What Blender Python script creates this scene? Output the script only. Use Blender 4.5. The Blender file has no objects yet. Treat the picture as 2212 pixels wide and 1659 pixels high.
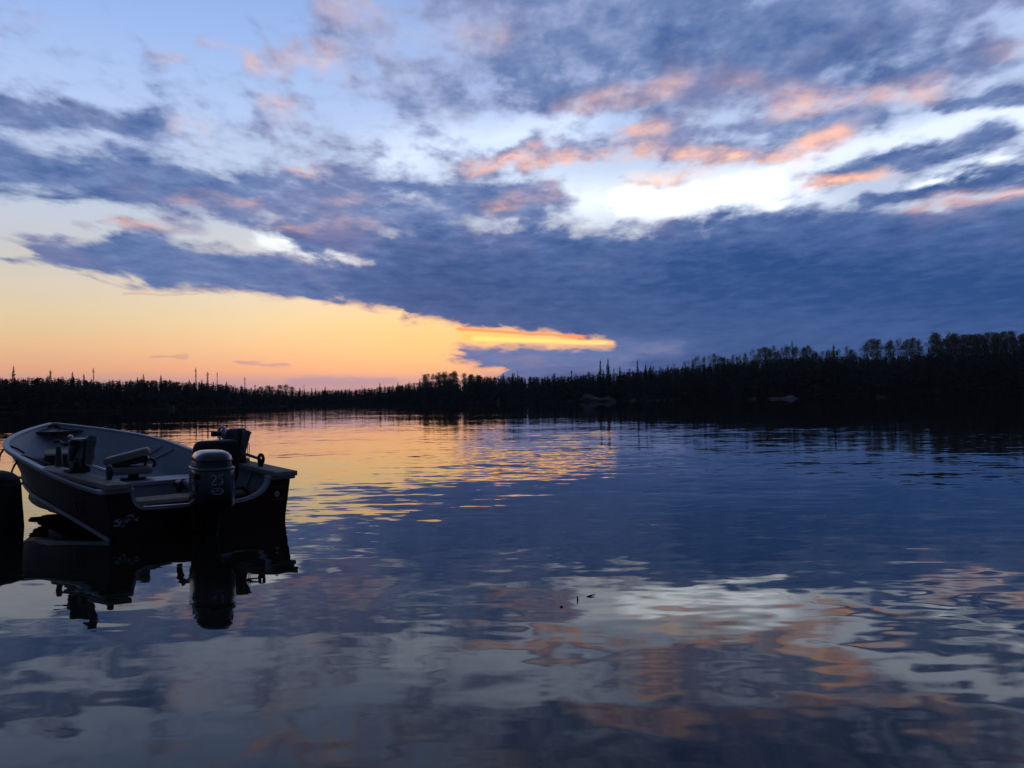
import bpy, math, random
import numpy as np
from mathutils import Vector, Matrix

C = bpy.context.scene.collection
R = math.radians

# ------------------------------------------------------------------ camera
CAM_H = 1.1
FPX, PITCH, ROLL = 797.0, R(1.17), R(0.9)
cf = Vector((0, math.cos(PITCH), math.sin(PITCH)))
cu0 = Vector((0, -math.sin(PITCH), math.cos(PITCH)))
cr0 = Vector((1, 0, 0))
cr = math.cos(ROLL) * cr0 - math.sin(ROLL) * cu0
cu = math.cos(ROLL) * cu0 + math.sin(ROLL) * cr0
cam_d = bpy.data.cameras.new('camera')
cam = bpy.data.objects.new('camera', cam_d)
C.objects.link(cam)
cam_d.sensor_width = 36.0
cam_d.lens = 36.0 * FPX / 1024
cam_d.clip_start = 0.05
cam_d.clip_end = 6000
m3 = Matrix((cr, cu, -cf)).transposed()
cam.matrix_world = Matrix.Translation((0, 0, CAM_H)) @ m3.to_4x4()
bpy.context.scene.camera = cam

vs = bpy.context.scene.view_settings
bpy.context.scene.display_settings.display_device = 'sRGB'
vs.view_transform = 'Standard'
vs.look = 'None'
vs.exposure = 0.0
vs.gamma = 1.0
vs.use_curve_mapping = False
bpy.context.scene.cycles.max_bounces = 6

# ------------------------------------------------------------------ node helpers
class NT:
    def __init__(s, tree):
        s.t = tree
        tree.nodes.clear()

    def n(s, typ, **kw):
        nd = s.t.nodes.new(typ)
        for k, v in kw.items():
            setattr(nd, k, v)
        return nd

    def link(s, a, b):
        s.t.links.new(a, b)

    def put(s, sock, v):
        if hasattr(v, 'is_output'):
            s.t.links.new(v, sock)
        else:
            sock.default_value = v

    def m(s, op, a, b=None, c=None, clamp=False):
        nd = s.n('ShaderNodeMath', operation=op, use_clamp=clamp)
        s.put(nd.inputs[0], a)
        if b is not None:
            s.put(nd.inputs[1], b)
        if c is not None:
            s.put(nd.inputs[2], c)
        return nd.outputs[0]

    def xyz(s, x, y, z):
        nd = s.n('ShaderNodeCombineXYZ')
        for i, v in enumerate((x, y, z)):
            s.put(nd.inputs[i], v)
        return nd.outputs[0]

    def sep(s, v):
        nd = s.n('ShaderNodeSeparateXYZ')
        s.put(nd.inputs[0], v)
        return nd.outputs

    def mix(s, f, a, b, blend='MIX'):
        nd = s.n('ShaderNodeMix', data_type='RGBA', blend_type=blend)
        nd.clamp_factor = True
        s.put(nd.inputs[0], f)
        for sock, v in ((nd.inputs[6], a), (nd.inputs[7], b)):
            if isinstance(v, tuple) and len(v) == 3:
                v = v + (1,)
            s.put(sock, v)
        return nd.outputs[2]

    def mixf(s, f, a, b):
        nd = s.n('ShaderNodeMix', data_type='FLOAT')
        nd.clamp_factor = True
        s.put(nd.inputs[0], f)
        s.put(nd.inputs[2], a)
        s.put(nd.inputs[3], b)
        return nd.outputs[0]

    def sstep(s, x, lo, hi, a=0.0, b=1.0):
        nd = s.n('ShaderNodeMapRange', interpolation_type='SMOOTHSTEP')
        s.put(nd.inputs[0], x)
        for i, v in enumerate((lo, hi, a, b)):
            s.put(nd.inputs[1 + i], v)
        return nd.outputs[0]

    def noise(s, v, scale, detail=4, rough=0.5, dist=0.0):
        nd = s.n('ShaderNodeTexNoise', noise_dimensions='3D')
        s.put(nd.inputs['Vector'], v)
        nd.inputs['Scale'].default_value = scale
        nd.inputs['Detail'].default_value = detail
        nd.inputs['Roughness'].default_value = rough
        nd.inputs['Distortion'].default_value = dist
        return nd

    def ramp(s, fac, stops, interp='LINEAR'):
        nd = s.n('ShaderNodeValToRGB')
        cr_ = nd.color_ramp
        cr_.interpolation = interp
        e = cr_.elements
        e[0].position, e[1].position = stops[0][0], stops[-1][0]
        e[0].color, e[1].color = stops[0][1], stops[-1][1]
        for p, c in stops[1:-1]:
            k = e.new(p)
            k.color = c
        s.put(nd.inputs[0], fac)
        return nd


def lin(r, g, b):
    f = lambda c: (c / 255 / 12.92) if c < 10 else ((c / 255 + 0.055) / 1.055) ** 2.4
    return (f(r), f(g), f(b))


# ------------------------------------------------------------------ sky (clouds by direction: azimuth / elevation)
# layout of the real cloud deck, given along the picture plane of the photograph (2212 x 1659)
# and resampled to azimuth / elevation, so the sky is a fixed dome at infinity
def seg_mask(px, py, x0, y0, x1, y1, w0, w1, soft=0.6):
    dx, dy = x1 - x0, y1 - y0
    t = np.clip(((px - x0) * dx + (py - y0) * dy) / (dx * dx + dy * dy + 1e-6), 0, 1)
    d = np.hypot(px - x0 - t * dx, py - y0 - t * dy)
    w = w0 + (w1 - w0) * t
    return np.clip((1 + soft - d / w) / (2 * soft), 0, 1)


def poly_mask(px, py, pts, soft):
    inside = np.zeros(px.shape, bool)
    dist = np.full(px.shape, 1e9)
    n = len(pts)
    for i in range(n):
        x0, y0 = pts[i]
        x1, y1 = pts[(i + 1) % n]
        cond = ((y0 > py) != (y1 > py))
        xin = (x1 - x0) * (py - y0) / (y1 - y0 + 1e-9) + x0
        inside ^= cond & (px < xin)
        dx, dy = x1 - x0, y1 - y0
        t = np.clip(((px - x0) * dx + (py - y0) * dy) / (dx * dx + dy * dy + 1e-9), 0, 1)
        dist = np.minimum(dist, np.hypot(px - x0 - t * dx, py - y0 - t * dy))
    sd = np.where(inside, dist, -dist)
    return np.clip(0.5 + sd / (2 * soft), 0, 1)


EL_ROWS = [0, .7, 1.3, 1.9, 2.4, 2.9, 3.4, 3.9, 4.4, 5.0, 5.6, 6.2, 6.8, 7.4, 8.0, 8.6, 9.2, 9.8, 10.4, 11.0,
           11.6, 12.2, 12.8, 13.4, 14.0, 14.6, 15.2, 15.8, 16.4, 17.0, 17.6, 18.3, 19.1, 20.0, 21, 22, 23.2, 24.5, 26, 28, 31, 36]
AZ0, AZ1, NAZ = -37.0, 37.0, 63


def sky_table():
    az = np.radians(np.linspace(AZ0, AZ1, NAZ))[None, :]
    el = np.radians(np.array(EL_ROWS))[:, None]
    d = np.stack([np.cos(el) * np.sin(az), np.cos(el) * np.cos(az), np.sin(el) + 0 * az], -1)
    dep = d @ np.array(cf)
    x = (512 + FPX * (d @ np.array(cr)) / dep) * 2.16
    y = (384 - FPX * (d @ np.array(cu)) / dep) * 2.16
    D = np.full(x.shape, 0.12)
    W = np.zeros(x.shape)
    B = np.full(x.shape, 0.45)
    L = np.zeros(x.shape)

    def s(ch, val, *a, soft=0.6):
        nonlocal D, W, B, L
        m = seg_mask(x, y, *a, soft=soft)
        T = {'D': D, 'W': W, 'B': B, 'L': L}[ch]
        T += (val - T) * m

    def p(ch, val, pts, soft=20):
        m = poly_mask(x, y, pts, soft)
        T = {'D': D, 'W': W, 'B': B, 'L': L}[ch]
        T += (val - T) * m

    # upper cloud deck, top right
    deck = [(680, -400), (3200, -400), (3200, 120), (2212, 150), (2030, 190), (1800, 225), (1600, 235), (1450, 262),
            (1300, 250), (1150, 262), (1000, 270), (880, 262), (780, 215), (730, 110), (680, 20)]
    p('D', .84, deck, 34)
    p('B', .50, deck, 60)
    p('D', .56, [(680, -100), (1010, -100), (1030, 270), (880, 262), (780, 215), (730, 110)], 50)
    p('B', .62, [(680, -100), (1050, -100), (1050, 290), (880, 280), (780, 225), (730, 110)], 60)
    s('D', .70, 790, 190, 960, 210, 36, 30); s('B', .60, 790, 190, 960, 210, 40, 36)
    s('D', .66, 770, 110, 880, 130, 30, 30)
    s('B', .30, 1480, 70, 1850, 120, 90, 100)
    s('B', .38, 1080, 185, 1400, 170, 50, 50)
    s('B', .34, 1900, 60, 2150, 120, 50, 60)
    s('D', .30, 2160, 40, 2260, 100, 34, 40); s('D', .40, 2040, 30, 2060, 90, 16, 16)
    # upper left: torn pale cloud
    p('D', .37, [(-100, 160), (740, 200), (900, 330), (760, 380), (420, 350), (-100, 320)], 60)
    s('D', .58, 480, 265, 690, 300, 32, 36); s('B', .55, 440, 270, 700, 300, 60, 50)
    s('D', .62, 330, 260, 430, 285, 22, 22); s('B', .6, 330, 260, 430, 285, 30, 30)
    s('D', .60, 560, 85, 700, 135, 26, 22); s('B', .55, 560, 80, 600, 100, 30, 30)
    # streaks leading towards the white gap, right
    s('L', .30, 850, 340, 1250, 275, 60, 40, soft=.9)
    s('L', .35, 1700, 350, 2260, 255, 40, 50)
    s('D', .40, 800, 350, 1050, 310, 50, 40)
    s('D', .15, 1040, 300, 1350, 262, 18, 12)
    s('D', .80, 1430, 285, 1900, 245, 20, 30); s('B', .5, 1430, 285, 1900, 245, 40, 40)
    s('D', .85, 990, 372, 1165, 314, 12, 20); s('B', .52, 1010, 365, 1165, 312, 16, 24)
    s('D', .90, 1130, 358, 1440, 280, 10, 30); s('B', .48, 1150, 352, 1440, 270, 22, 28)
    s('D', .90, 1440, 318, 1700, 338, 14, 24); s('B', .45, 1440, 315, 1700, 325, 25, 25)
    s('D', .85, 1690, 325, 1830, 282, 26, 24); s('B', .45, 1700, 320, 1830, 285, 22, 22)
    s('D', .55, 1360, 388, 1570, 360, 8, 12)
    s('D', .12, 1730, 358, 2010, 292, 8, 12)
    s('D', 1.0, 1740, 394, 2190, 292, 16, 30); s('B', .30, 1790, 382, 2190, 290, 26, 32)
    s('D', 1.0, 1840, 434, 2400, 340, 14, 34); s('B', .20, 1880, 424, 2400, 335, 20, 34)
    s('D', .10, 1960, 402, 2212, 340, 6, 9); s('L', .5, 1960, 402, 2212, 340, 14, 14)
    s('D', .12, 1920, 446, 2060, 440, 6, 6); s('D', .9, 2070, 444, 2300, 430, 10, 22)
    s('D', .92, 2030, 238, 2300, 195, 20, 28); s('B', .32, 2040, 235, 2260, 195, 26, 26)
    s('D', .1, 1940, 278, 2260, 250, 10, 14)
    # white gap
    s('L', .40, 1130, 440, 1740, 408, 60, 50, soft=.9); s('L', .85, 1340, 436, 1640, 410, 22, 26, soft=1.0)
    s('D', .16, 1230, 450, 1700, 415, 28, 30)
    s('D', .40, 1240, 470, 1330, 440, 8, 8); s('D', .36, 1560, 420, 1720, 428, 6, 8); s('D', .34, 1640, 396, 1740, 385, 6, 6)
    s('D', .48, 1170, 478, 1460, 496, 16, 10)
    s('D', .45, 1400, 392, 1560, 384, 6, 6)
    # left upper band
    s('D', .95, -60, 215, 60, 245, 30, 26); s('D', .95, 60, 250, 330, 266, 26, 24); s('B', .36, -60, 225, 330, 266, 40, 36)
    s('D', .50, -60, 300, 330, 305, 18, 20); s('B', .55, -60, 300, 330, 305, 16, 16)
    s('D', 1.0, -80, 350, 280, 388, 50, 52); s('B', .34, -80, 345, 260, 385, 60, 60)
    s('D', 1.0, 280, 392, 540, 428, 50, 44); s('B', .38, 250, 385, 520, 432, 60, 50)
    s('D', .95, 520, 425, 790, 415, 48, 40); s('B', .46, 520, 430, 790, 415, 50, 50)
    s('D', .8, 100, 428, 270, 434, 7, 14); s('B', .25, 100, 428, 270, 434, 16, 16)
    s('D', .95, 640, 475, 1190, 430, 22, 34); s('B', .46, 640, 470, 1190, 430, 40, 44)
    s('D', .95, 860, 402, 1190, 425, 20, 34); s('B', .38, 900, 405, 1100, 420, 24, 30)
    s('D', .55, 210, 480, 450, 490, 9, 12)
    s('D', .22, 600, 528, 760, 558, 16, 14); s('L', .40, 560, 520, 760, 555, 26, 20)
    # lower left band
    s('D', .95, 110, 548, 330, 560, 22, 40); s('B', .34, 60, 550, 330, 560, 40, 45)
    s('D', 1.0, 300, 572, 720, 602, 42, 42); s('B', .36, 300, 575, 720, 600, 45, 45)
    s('D', .9, 240, 530, 330, 515, 14, 14)
    s('D', .62, -60, 556, 120, 555, 4, 8)
    s('D', .6, -30, 521, 200, 520, 6, 9)
    # the large blue bank
    bank = [(540, 492), (660, 484), (820, 492), (1000, 486), (1180, 502), (1320, 512), (1440, 488), (1520, 466),
            (1700, 452), (1980, 455), (2212, 452), (3200, 440), (3200, 1000), (1060, 1000), (1075, 798), (1010, 786), (970, 770), (1000, 748),
            (1330, 752), (1320, 741), (1150, 716), (1000, 700), (900, 690), (870, 670), (760, 652), (640, 632), (560, 610), (740, 580), (770, 560), (640, 512)]
    p('D', 1.0, bank, 22)
    p('B', .30, bank, 20)
    p('B', .10, [(900, 540), (1300, 560), (1520, 510), (3200, 490), (3200, 1000), (1100, 1000), (1200, 760), (900, 690), (740, 620)], 60)
    s('B', .02, 1500, 590, 2300, 640, 60, 60)
    s('B', .36, 1000, 775, 1350, 768, 30, 30)
    s('B', .32, 1320, 748, 1480, 752, 20, 20)
    # faint pink puffs, upper left
    for (a, b, c, e, w, v) in ((320, 95, 390, 115, 18, .66), (340, 125, 360, 140, 12, .6), (430, 100, 480, 110, 14, .6), (510, 118, 600, 130, 16, .66), (540, 145, 620, 160, 14, .6),
                               (620, 100, 710, 140, 24, .75), (590, 225, 640, 240, 16, .62), (140, 80, 240, 92, 10, .5), (20, 50, 100, 50, 26, .5), (395, 262, 430, 285, 14, .7)):
        s('D', v, a, b, c, e, w, w)
        s('W', .8, a, b, c, e, w * 1.3, w * 1.3)
        s('B', .75, a, b, c, e, w * 1.3, w * 1.3)
    s('W', .2, 0, 60, 80, 60, 50, 50); s('B', .5, 0, 80, 90, 64, 20, 20)
    # warm light on cloud undersides
    for (v, a) in ((1.0, (1140, 360, 1420, 318, 9, 12)), (1.0, (1330, 296, 1440, 262, 9, 10)), (1.0, (1480, 326, 1720, 352, 10, 12)), (1.0, (1690, 345, 1830, 285, 15, 15)),
                   (1.0, (1720, 400, 1920, 380, 10, 8)), (1.0, (1350, 390, 1570, 360, 12, 10)), (.8, (1980, 446, 2320, 392, 8, 9)),
                   (.65, (1200, 240, 1490, 165, 16, 16)), (.5, (1560, 160, 1760, 205, 16, 16)), (.65, (1690, 228, 2050, 178, 12, 12)),
                   (.7, (1870, 245, 2030, 198, 8, 8)), (.5, (820, 130, 880, 140, 26, 26)), (.5, (690, 20, 800, 40, 24, 24)), (.45, (1000, 80, 1100, 70, 22, 22)),
                   (.8, (1000, 372, 1165, 326, 9, 9)), (.9, (650, 372, 692, 372, 7, 7)),
                   (.45, (380, 428, 560, 428, 12, 12)), (.6, (1060, 445, 1200, 415, 14, 16)), (.8, (210, 480, 480, 490, 9, 11)),
                   (.55, (530, 498, 680, 494, 8, 8)), (.7, (2170, 105, 2250, 95, 14, 14)), (.3, (700, 470, 800, 480, 14, 14)), (.4, (50, 304, 180, 300, 12, 12)), (.4, (740, 440, 800, 430, 10, 10))):
        s('W', v, *a)
    return D, W, B, L


world = bpy.data.worlds.new('World')
bpy.context.scene.world = world
world.use_nodes = True
nt = NT(world.node_tree)
D, W, B, L = sky_table()
half = NAZ // 2
row_ramps = []
for i in range(len(EL_ROWS)):
    row_ramps.append([nt.ramp(0.5, [(j / half, (float(D[i, k0 + j]), float(W[i, k0 + j]), float(B[i, k0 + j]), float(L[i, k0 + j]))) for j in range(half + 1)]) for k0 in (0, half)])
dirv = nt.n('ShaderNodeTexCoord').outputs['Generated']
dx, dy, dz0 = nt.sep(dirv)
dz = nt.m('ABSOLUTE', dz0)
hyp = nt.m('SQRT', nt.m('ADD', nt.m('MULTIPLY', dx, dx), nt.m('MULTIPLY', dy, dy)))
az = nt.m('MULTIPLY', nt.m('ARCTAN2', dx, dy), 180 / math.pi)
el = nt.m('MULTIPLY', nt.m('ARCTAN2', dz, hyp), 180 / math.pi)
zc = nt.m('ADD', dz, 0.09)
pxn = nt.m('DIVIDE', dx, zc)
pyn = nt.m('DIVIDE', dy, zc)
Pst = nt.xyz(pxn, nt.m('MULTIPLY', pyn, 0.5), 0.0)          # clouds lie in streets running away from the camera
n_big = nt.noise(Pst, 2.2, 3, 0.55)
n_fine = nt.noise(Pst, 5.0, 6, 0.57, 0.25)
n_tex = nt.noise(nt.xyz(pxn, nt.m('MULTIPLY', pyn, 0.8), 3.7), 9.0, 5, 0.6)
bsep = nt.sep(n_big.outputs['Color'])
fsep = nt.sep(n_fine.outputs['Color'])
wamp = nt.sstep(el, 1.0, 14.0, 0.2, 1.0)
azw = nt.m('ADD', az, nt.m('MULTIPLY', nt.m('ADD', nt.m('MULTIPLY', nt.m('SUBTRACT', bsep[0], 0.5), 4.5), nt.m('MULTIPLY', nt.m('SUBTRACT', fsep[0], 0.5), 4.0)), nt.sstep(el, 2.0, 10.0, 0.45, 1.0)))
elw = nt.m('ADD', el, nt.m('MULTIPLY', nt.m('ADD', nt.m('MULTIPLY', nt.m('SUBTRACT', bsep[1], 0.5), 1.6), nt.m('MULTIPLY', nt.m('SUBTRACT', fsep[1], 0.5), 1.8)), wamp))

uL = nt.m('DIVIDE', nt.m('SUBTRACT', azw, AZ0), (AZ1 - AZ0) / 2)
uR = nt.m('SUBTRACT', uL, 1.0)
selR = nt.m('GREATER_THAN', uR, 0.0)
acc_c = acc_a = None
for i, e in enumerate(EL_ROWS):
    ul_, ur_ = uL, uR
    if acc_a is not None:      # rows are evaluated one after the other
        ul_ = nt.m('MULTIPLY_ADD', acc_a, 1e-7, uL)
        ur_ = nt.m('SUBTRACT', ul_, 1.0)
    a, b = row_ramps[i]
    nt.put(a.inputs[0], ul_)
    nt.put(b.inputs[0], ur_)
    c_ = nt.mix(selR, a.outputs[0], b.outputs[0])
    al = nt.mixf(selR, a.outputs[1], b.outputs[1])
    if acc_c is None:
        acc_c, acc_a = c_, al
    else:
        f = nt.m('DIVIDE', nt.m('SUBTRACT', elw, EL_ROWS[i - 1]), e - EL_ROWS[i - 1], clamp=True)
        acc_c = nt.mix(f, acc_c, c_)
        acc_a = nt.mixf(f, acc_a, al)
tsep = nt.sep(acc_c)
# away from the lit western quarter: a broken dark deck
far = nt.sstep(nt.m('ABSOLUTE', az), 38.0, 60.0)
high = nt.sstep(el, 33.0, 48.0)
gen = nt.m('MAXIMUM', far, high)
tD = nt.mixf(gen, tsep[0], 0.95)
tW = nt.mixf(gen, tsep[1], 0.0)
tB = nt.mixf(gen, tsep[2], 0.10)
tL = nt.mixf(gen, acc_a, 0.0)

nf = nt.m('SUBTRACT', n_fine.outputs['Fac'], 0.5)
ampd = nt.sstep(el, 2.0, 12.0, 0.6, 1.35)
mott = nt.noise(nt.xyz(pxn, nt.m('MULTIPLY', pyn, 0.7), 8.1), 15.0, 3, 0.5).outputs['Fac']
mott = nt.m('MULTIPLY', nt.m('SUBTRACT', mott, 0.5), nt.sstep(el, 7.0, 18.0, 0.0, 0.95))
dens0 = nt.m('ADD', nt.m('ADD', tD, nt.m('MULTIPLY', nf, ampd)), mott)
dens = nt.sstep(dens0, nt.sstep(el, 6.0, 16.0, 0.26, 0.18), nt.sstep(el, 6.0, 16.0, 0.76, 0.84))

# clear air behind the clouds
EMAX = 40.0
clear_st = [(0, (188, 160, 170)), (1.5, (205, 166, 166)), (2.3, (246, 186, 144)), (4.0, (251, 210, 156)), (5.6, (250, 224, 174)),
            (7.6, (242, 227, 198)), (9.2, (233, 223, 206)), (11, (212, 214, 220)), (12.7, (198, 209, 226)), (15, (198, 214, 240)), (18.5, (188, 209, 246)), (23.5, (162, 191, 243)), (28, (144, 174, 228)), (40, (110, 140, 200))]
clear = nt.ramp(nt.m('DIVIDE', el, EMAX), [(e / EMAX, tuple(a * b for a, b in zip(lin(*c), (1.12, 1, .98) if 1 < e < 5 else (1.06, 1, .98) if 5 < e < 8 else (1, 1, 1))) + (1,)) for e, c in clear_st]).outputs[0]
glow = nt.m('MULTIPLY', nt.sstep(nt.m('ABSOLUTE', nt.m('ADD', az, 5.0)), 0.0, 15.0, 1.0, 0.0), nt.sstep(nt.m('ABSOLUTE', nt.m('SUBTRACT', el, 4.8)), 0.0, 4.5, 1.0, 0.0))
clear = nt.mix(nt.m('MULTIPLY', glow, 0.42), clear, (1.30, 0.68, 0.17))
clear = nt.mix(nt.sstep(az, 0.0, 30.0, 0.0, 0.5), clear, lin(190, 205, 238))
clear = nt.mix(nt.m('MULTIPLY', nt.sstep(az, -34.0, -9.0, 0.85, 0.0), nt.sstep(el, 9.0, 13.0, 1.0, 0.15)), clear, (0.74, 0.79, 0.90), 'MULTIPLY')
clear = nt.mix(nt.m('MULTIPLY', nt.m('POWER', tL, 1.6), 1.0), clear, (2.3, 2.4, 2.5))

# cloud colour: blue-grey body, pink and orange where the last light grazes it
sh = nt.m('ADD', tB, nt.m('MULTIPLY', nt.m('SUBTRACT', n_tex.outputs['Fac'], 0.5), nt.sstep(el, 3.0, 14.0, 0.14, 0.7)))
sh = nt.m('ADD', sh, nt.sstep(el, 11.0, 18.0, 0.0, 0.10))
sh = nt.m('ADD', nt.m('ADD', sh, nt.m('MULTIPLY', nf, nt.sstep(el, 5.0, 14.0, -0.2, -0.35))), nt.m('MULTIPLY', mott, -0.55))
cl = nt.ramp(sh, [(0.0, lin(40, 78, 136) + (1,)), (0.25, lin(78, 106, 160) + (1,)), (0.5, lin(114, 136, 184) + (1,)),
                  (0.75, lin(156, 172, 212) + (1,)), (1.0, lin(204, 212, 236) + (1,))]).outputs[0]
lav = nt.sstep(n_big.outputs['Fac'], 0.48, 0.66, 0.0, 0.30)
cl = nt.mix(nt.m('MULTIPLY', lav, nt.sstep(tB, 0.1, 0.35)), cl, lin(150, 134, 168))
pinkn = nt.m('MULTIPLY', nt.sstep(fsep[2], 0.36, 0.60, 0.2, 1.0), nt.sstep(n_tex.outputs['Fac'], 0.34, 0.6, 0.45, 1.1))
pink = nt.mix(nt.sstep(el, 5.0, 20.0), (1.15, 0.50, 0.20), (1.10, 0.62, 0.48))
cl = nt.mix(nt.m('MULTIPLY', nt.m('MULTIPLY', tW, pinkn), nt.sstep(el, 13.0, 20.0, 0.8, 0.55)), cl, pink)
# thin edges facing the glow turn warm
edge = nt.m('MULTIPLY', nt.m('MULTIPLY', dens, nt.m('SUBTRACT', 1.0, dens)), 4.0)
edge_az = nt.sstep(nt.m('ABSOLUTE', nt.m('ADD', az, 6.0)), 8.0, 24.0, 0.5, 0.05)
low = nt.sstep(el, 4.0, 10.5, 1.0, 0.10)
cl = nt.mix(nt.m('MULTIPLY', gen, 0.45), cl, lin(92, 100, 118))
cl = nt.mix(nt.m('MULTIPLY', nt.m('MULTIPLY', edge, edge_az), low), cl, (1.0, 0.44, 0.24))
sky = nt.mix(dens, clear, cl)


# narrow bands near the horizon, each with its own direction
pmod = nt.m('MULTIPLY', nt.sstep(n_fine.outputs['Fac'], 0.36, 0.60, 0.15, 1.0), nt.sstep(n_tex.outputs['Fac'], 0.36, 0.62, 0.4, 1.0))


def skystroke(sky, a0, e0, a1, e1, w0, w1, col, amt, nz=0.25, feather=False):
    ex = nt.m('SUBTRACT', nt.m('ADD', az, nt.m('MULTIPLY', nt.m('SUBTRACT', fsep[0], .5), 2.0)), a0)
    ey = nt.m('SUBTRACT', nt.m('ADD', el, nt.m('MULTIPLY', nt.m('SUBTRACT', fsep[1], .5), nz * 2)), e0)
    ddx, ddy = a1 - a0, e1 - e0
    l2 = ddx * ddx + ddy * ddy
    t = nt.m('DIVIDE', nt.m('ADD', nt.m('MULTIPLY', ex, ddx), nt.m('MULTIPLY', ey, ddy)), l2, clamp=True)
    qx = nt.m('SUBTRACT', ex, nt.m('MULTIPLY', t, ddx))
    qy = nt.m('SUBTRACT', ey, nt.m('MULTIPLY', t, ddy))
    d = nt.m('SQRT', nt.m('ADD', nt.m('MULTIPLY', nt.m('MULTIPLY', qx, qx), 0.15), nt.m('MULTIPLY', qy, qy)))
    w = nt.m('MULTIPLY_ADD', t, w1 - w0, w0)
    m = nt.sstep(nt.m('DIVIDE', d, w), 0.0 if feather else 0.25, 2.0 if feather else 1.35, 1.0, 0.0)
    if feather:      # fades at both ends and breaks up with the cloud texture
        ends = nt.m('MULTIPLY', nt.sstep(t, 0.0, 0.22), nt.sstep(t, 0.72, 1.0, 1.0, 0.0))
        m = nt.m('MULTIPLY', nt.m('MULTIPLY', m, pmod), nt.m('MULTIPLY_ADD', ends, 0.9, 0.1))
    return nt.mix(nt.m('MULTIPLY', m, amt), sky, col)


def azel(x, y):     # direction of a spot of sky on the photograph (2212 px wide)
    d = cf + cr * ((x / 2.16 - 512) / FPX) + cu * ((384 - y / 2.16) / FPX)
    return math.degrees(math.atan2(d.x, d.y)), math.degrees(math.atan2(d.z, math.hypot(d.x, d.y)))


def st(x0, y0, x1, y1, w0, w1, col, amt, nz=0.25, feather=False):
    global sky
    sky = skystroke(sky, *azel(x0, y0), *azel(x1, y1), w0 / 30, w1 / 30, col, amt, nz, feather)


st(1010, 727, 1318, 741, 11, 4, (1.30, 0.66, 0.18), 1.0, .12)
st(990, 711, 1260, 728, 4, 4, (1.25, 0.34, 0.10), .85, .14)
st(1030, 731, 1300, 741, 6, 4, (1.6, 0.92, 0.26), .8, .1)
pk = (1.12, 0.64, 0.50)
for a_ in ((985, 372, 1190, 314, 12, 12, pk, .9), (1110, 362, 1460, 306, 11, 17, pk, 1.0), (1300, 312, 1470, 252, 12, 14, pk, .8),
           (1440, 324, 1730, 354, 13, 15, pk, 1.0), (1670, 356, 1860, 272, 18, 16, pk, 1.0), (1330, 394, 1600, 358, 13, 13, (1.25, .82, .55), .9),
           (1700, 400, 1950, 376, 12, 10, (1.2, .64, .44), 1.0), (1950, 452, 2360, 386, 9, 10, (1.15, .58, .42), .8),
           (1180, 248, 1520, 160, 20, 16, pk, .6), (1650, 238, 2090, 172, 15, 14, pk, .65)):
    st(*a_, .9, True)
st(270, 634, 430, 637, 3, 2, lin(214, 170, 160), .5, .4)
st(330, 772, 400, 770, 3, 5, lin(206, 160, 150), .6, .5)
st(510, 786, 620, 789, 3, 5, lin(196, 156, 165), .65, .5)
st(640, 824, 840, 824, 12, 10, lin(186, 156, 172), .75)
st(150, 812, 330, 806, 5, 3, lin(215, 165, 155), .4)

nish = nt.n('ShaderNodeTexSky', sky_type='NISHITA')
nish.sun_disc = False
nish.sun_elevation = R(0.6)
nish.sun_rotation = R(-8)
nish.altitude = 200
sky = nt.mix(1.0, sky, nt.mix(1.0, nish.outputs[0], (0.004, 0.004, 0.004), 'MULTIPLY'), 'ADD')
# the eastern half of the sky, behind the viewer, is already dim
dim = nt.m('MULTIPLY', nt.sstep(nt.m('ABSOLUTE', az), 38.0, 85.0, 1.0, 0.55), nt.sstep(el, 30.0, 60.0, 1.0, 0.7))
bg = nt.n('ShaderNodeBackground')
nt.link(sky, bg.inputs[0])
nt.link(dim, bg.inputs[1])
wo = nt.n('ShaderNodeOutputWorld')
nt.link(bg.outputs[0], wo.inputs[0])
world.cycles.sampling_method = 'MANUAL'
world.cycles.sample_map_resolution = 512

# the sun has just gone behind the far shore: only a breath of warm light is left
sun_d = bpy.data.lights.new('sun', 'SUN')
sun_d.energy = 0.01
sun_d.angle = R(0.8)
sun_d.color = (1.0, 0.6, 0.35)
sun = bpy.data.objects.new('sun', sun_d)
C.objects.link(sun)
sdir = Vector((math.sin(R(-8)) * math.cos(R(.3)), math.cos(R(-8)) * math.cos(R(.3)), math.sin(R(.3))))
sun.rotation_euler = sdir.to_track_quat('Z', 'Y').to_euler()
sun.location = (-5, 40, 30)

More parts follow.
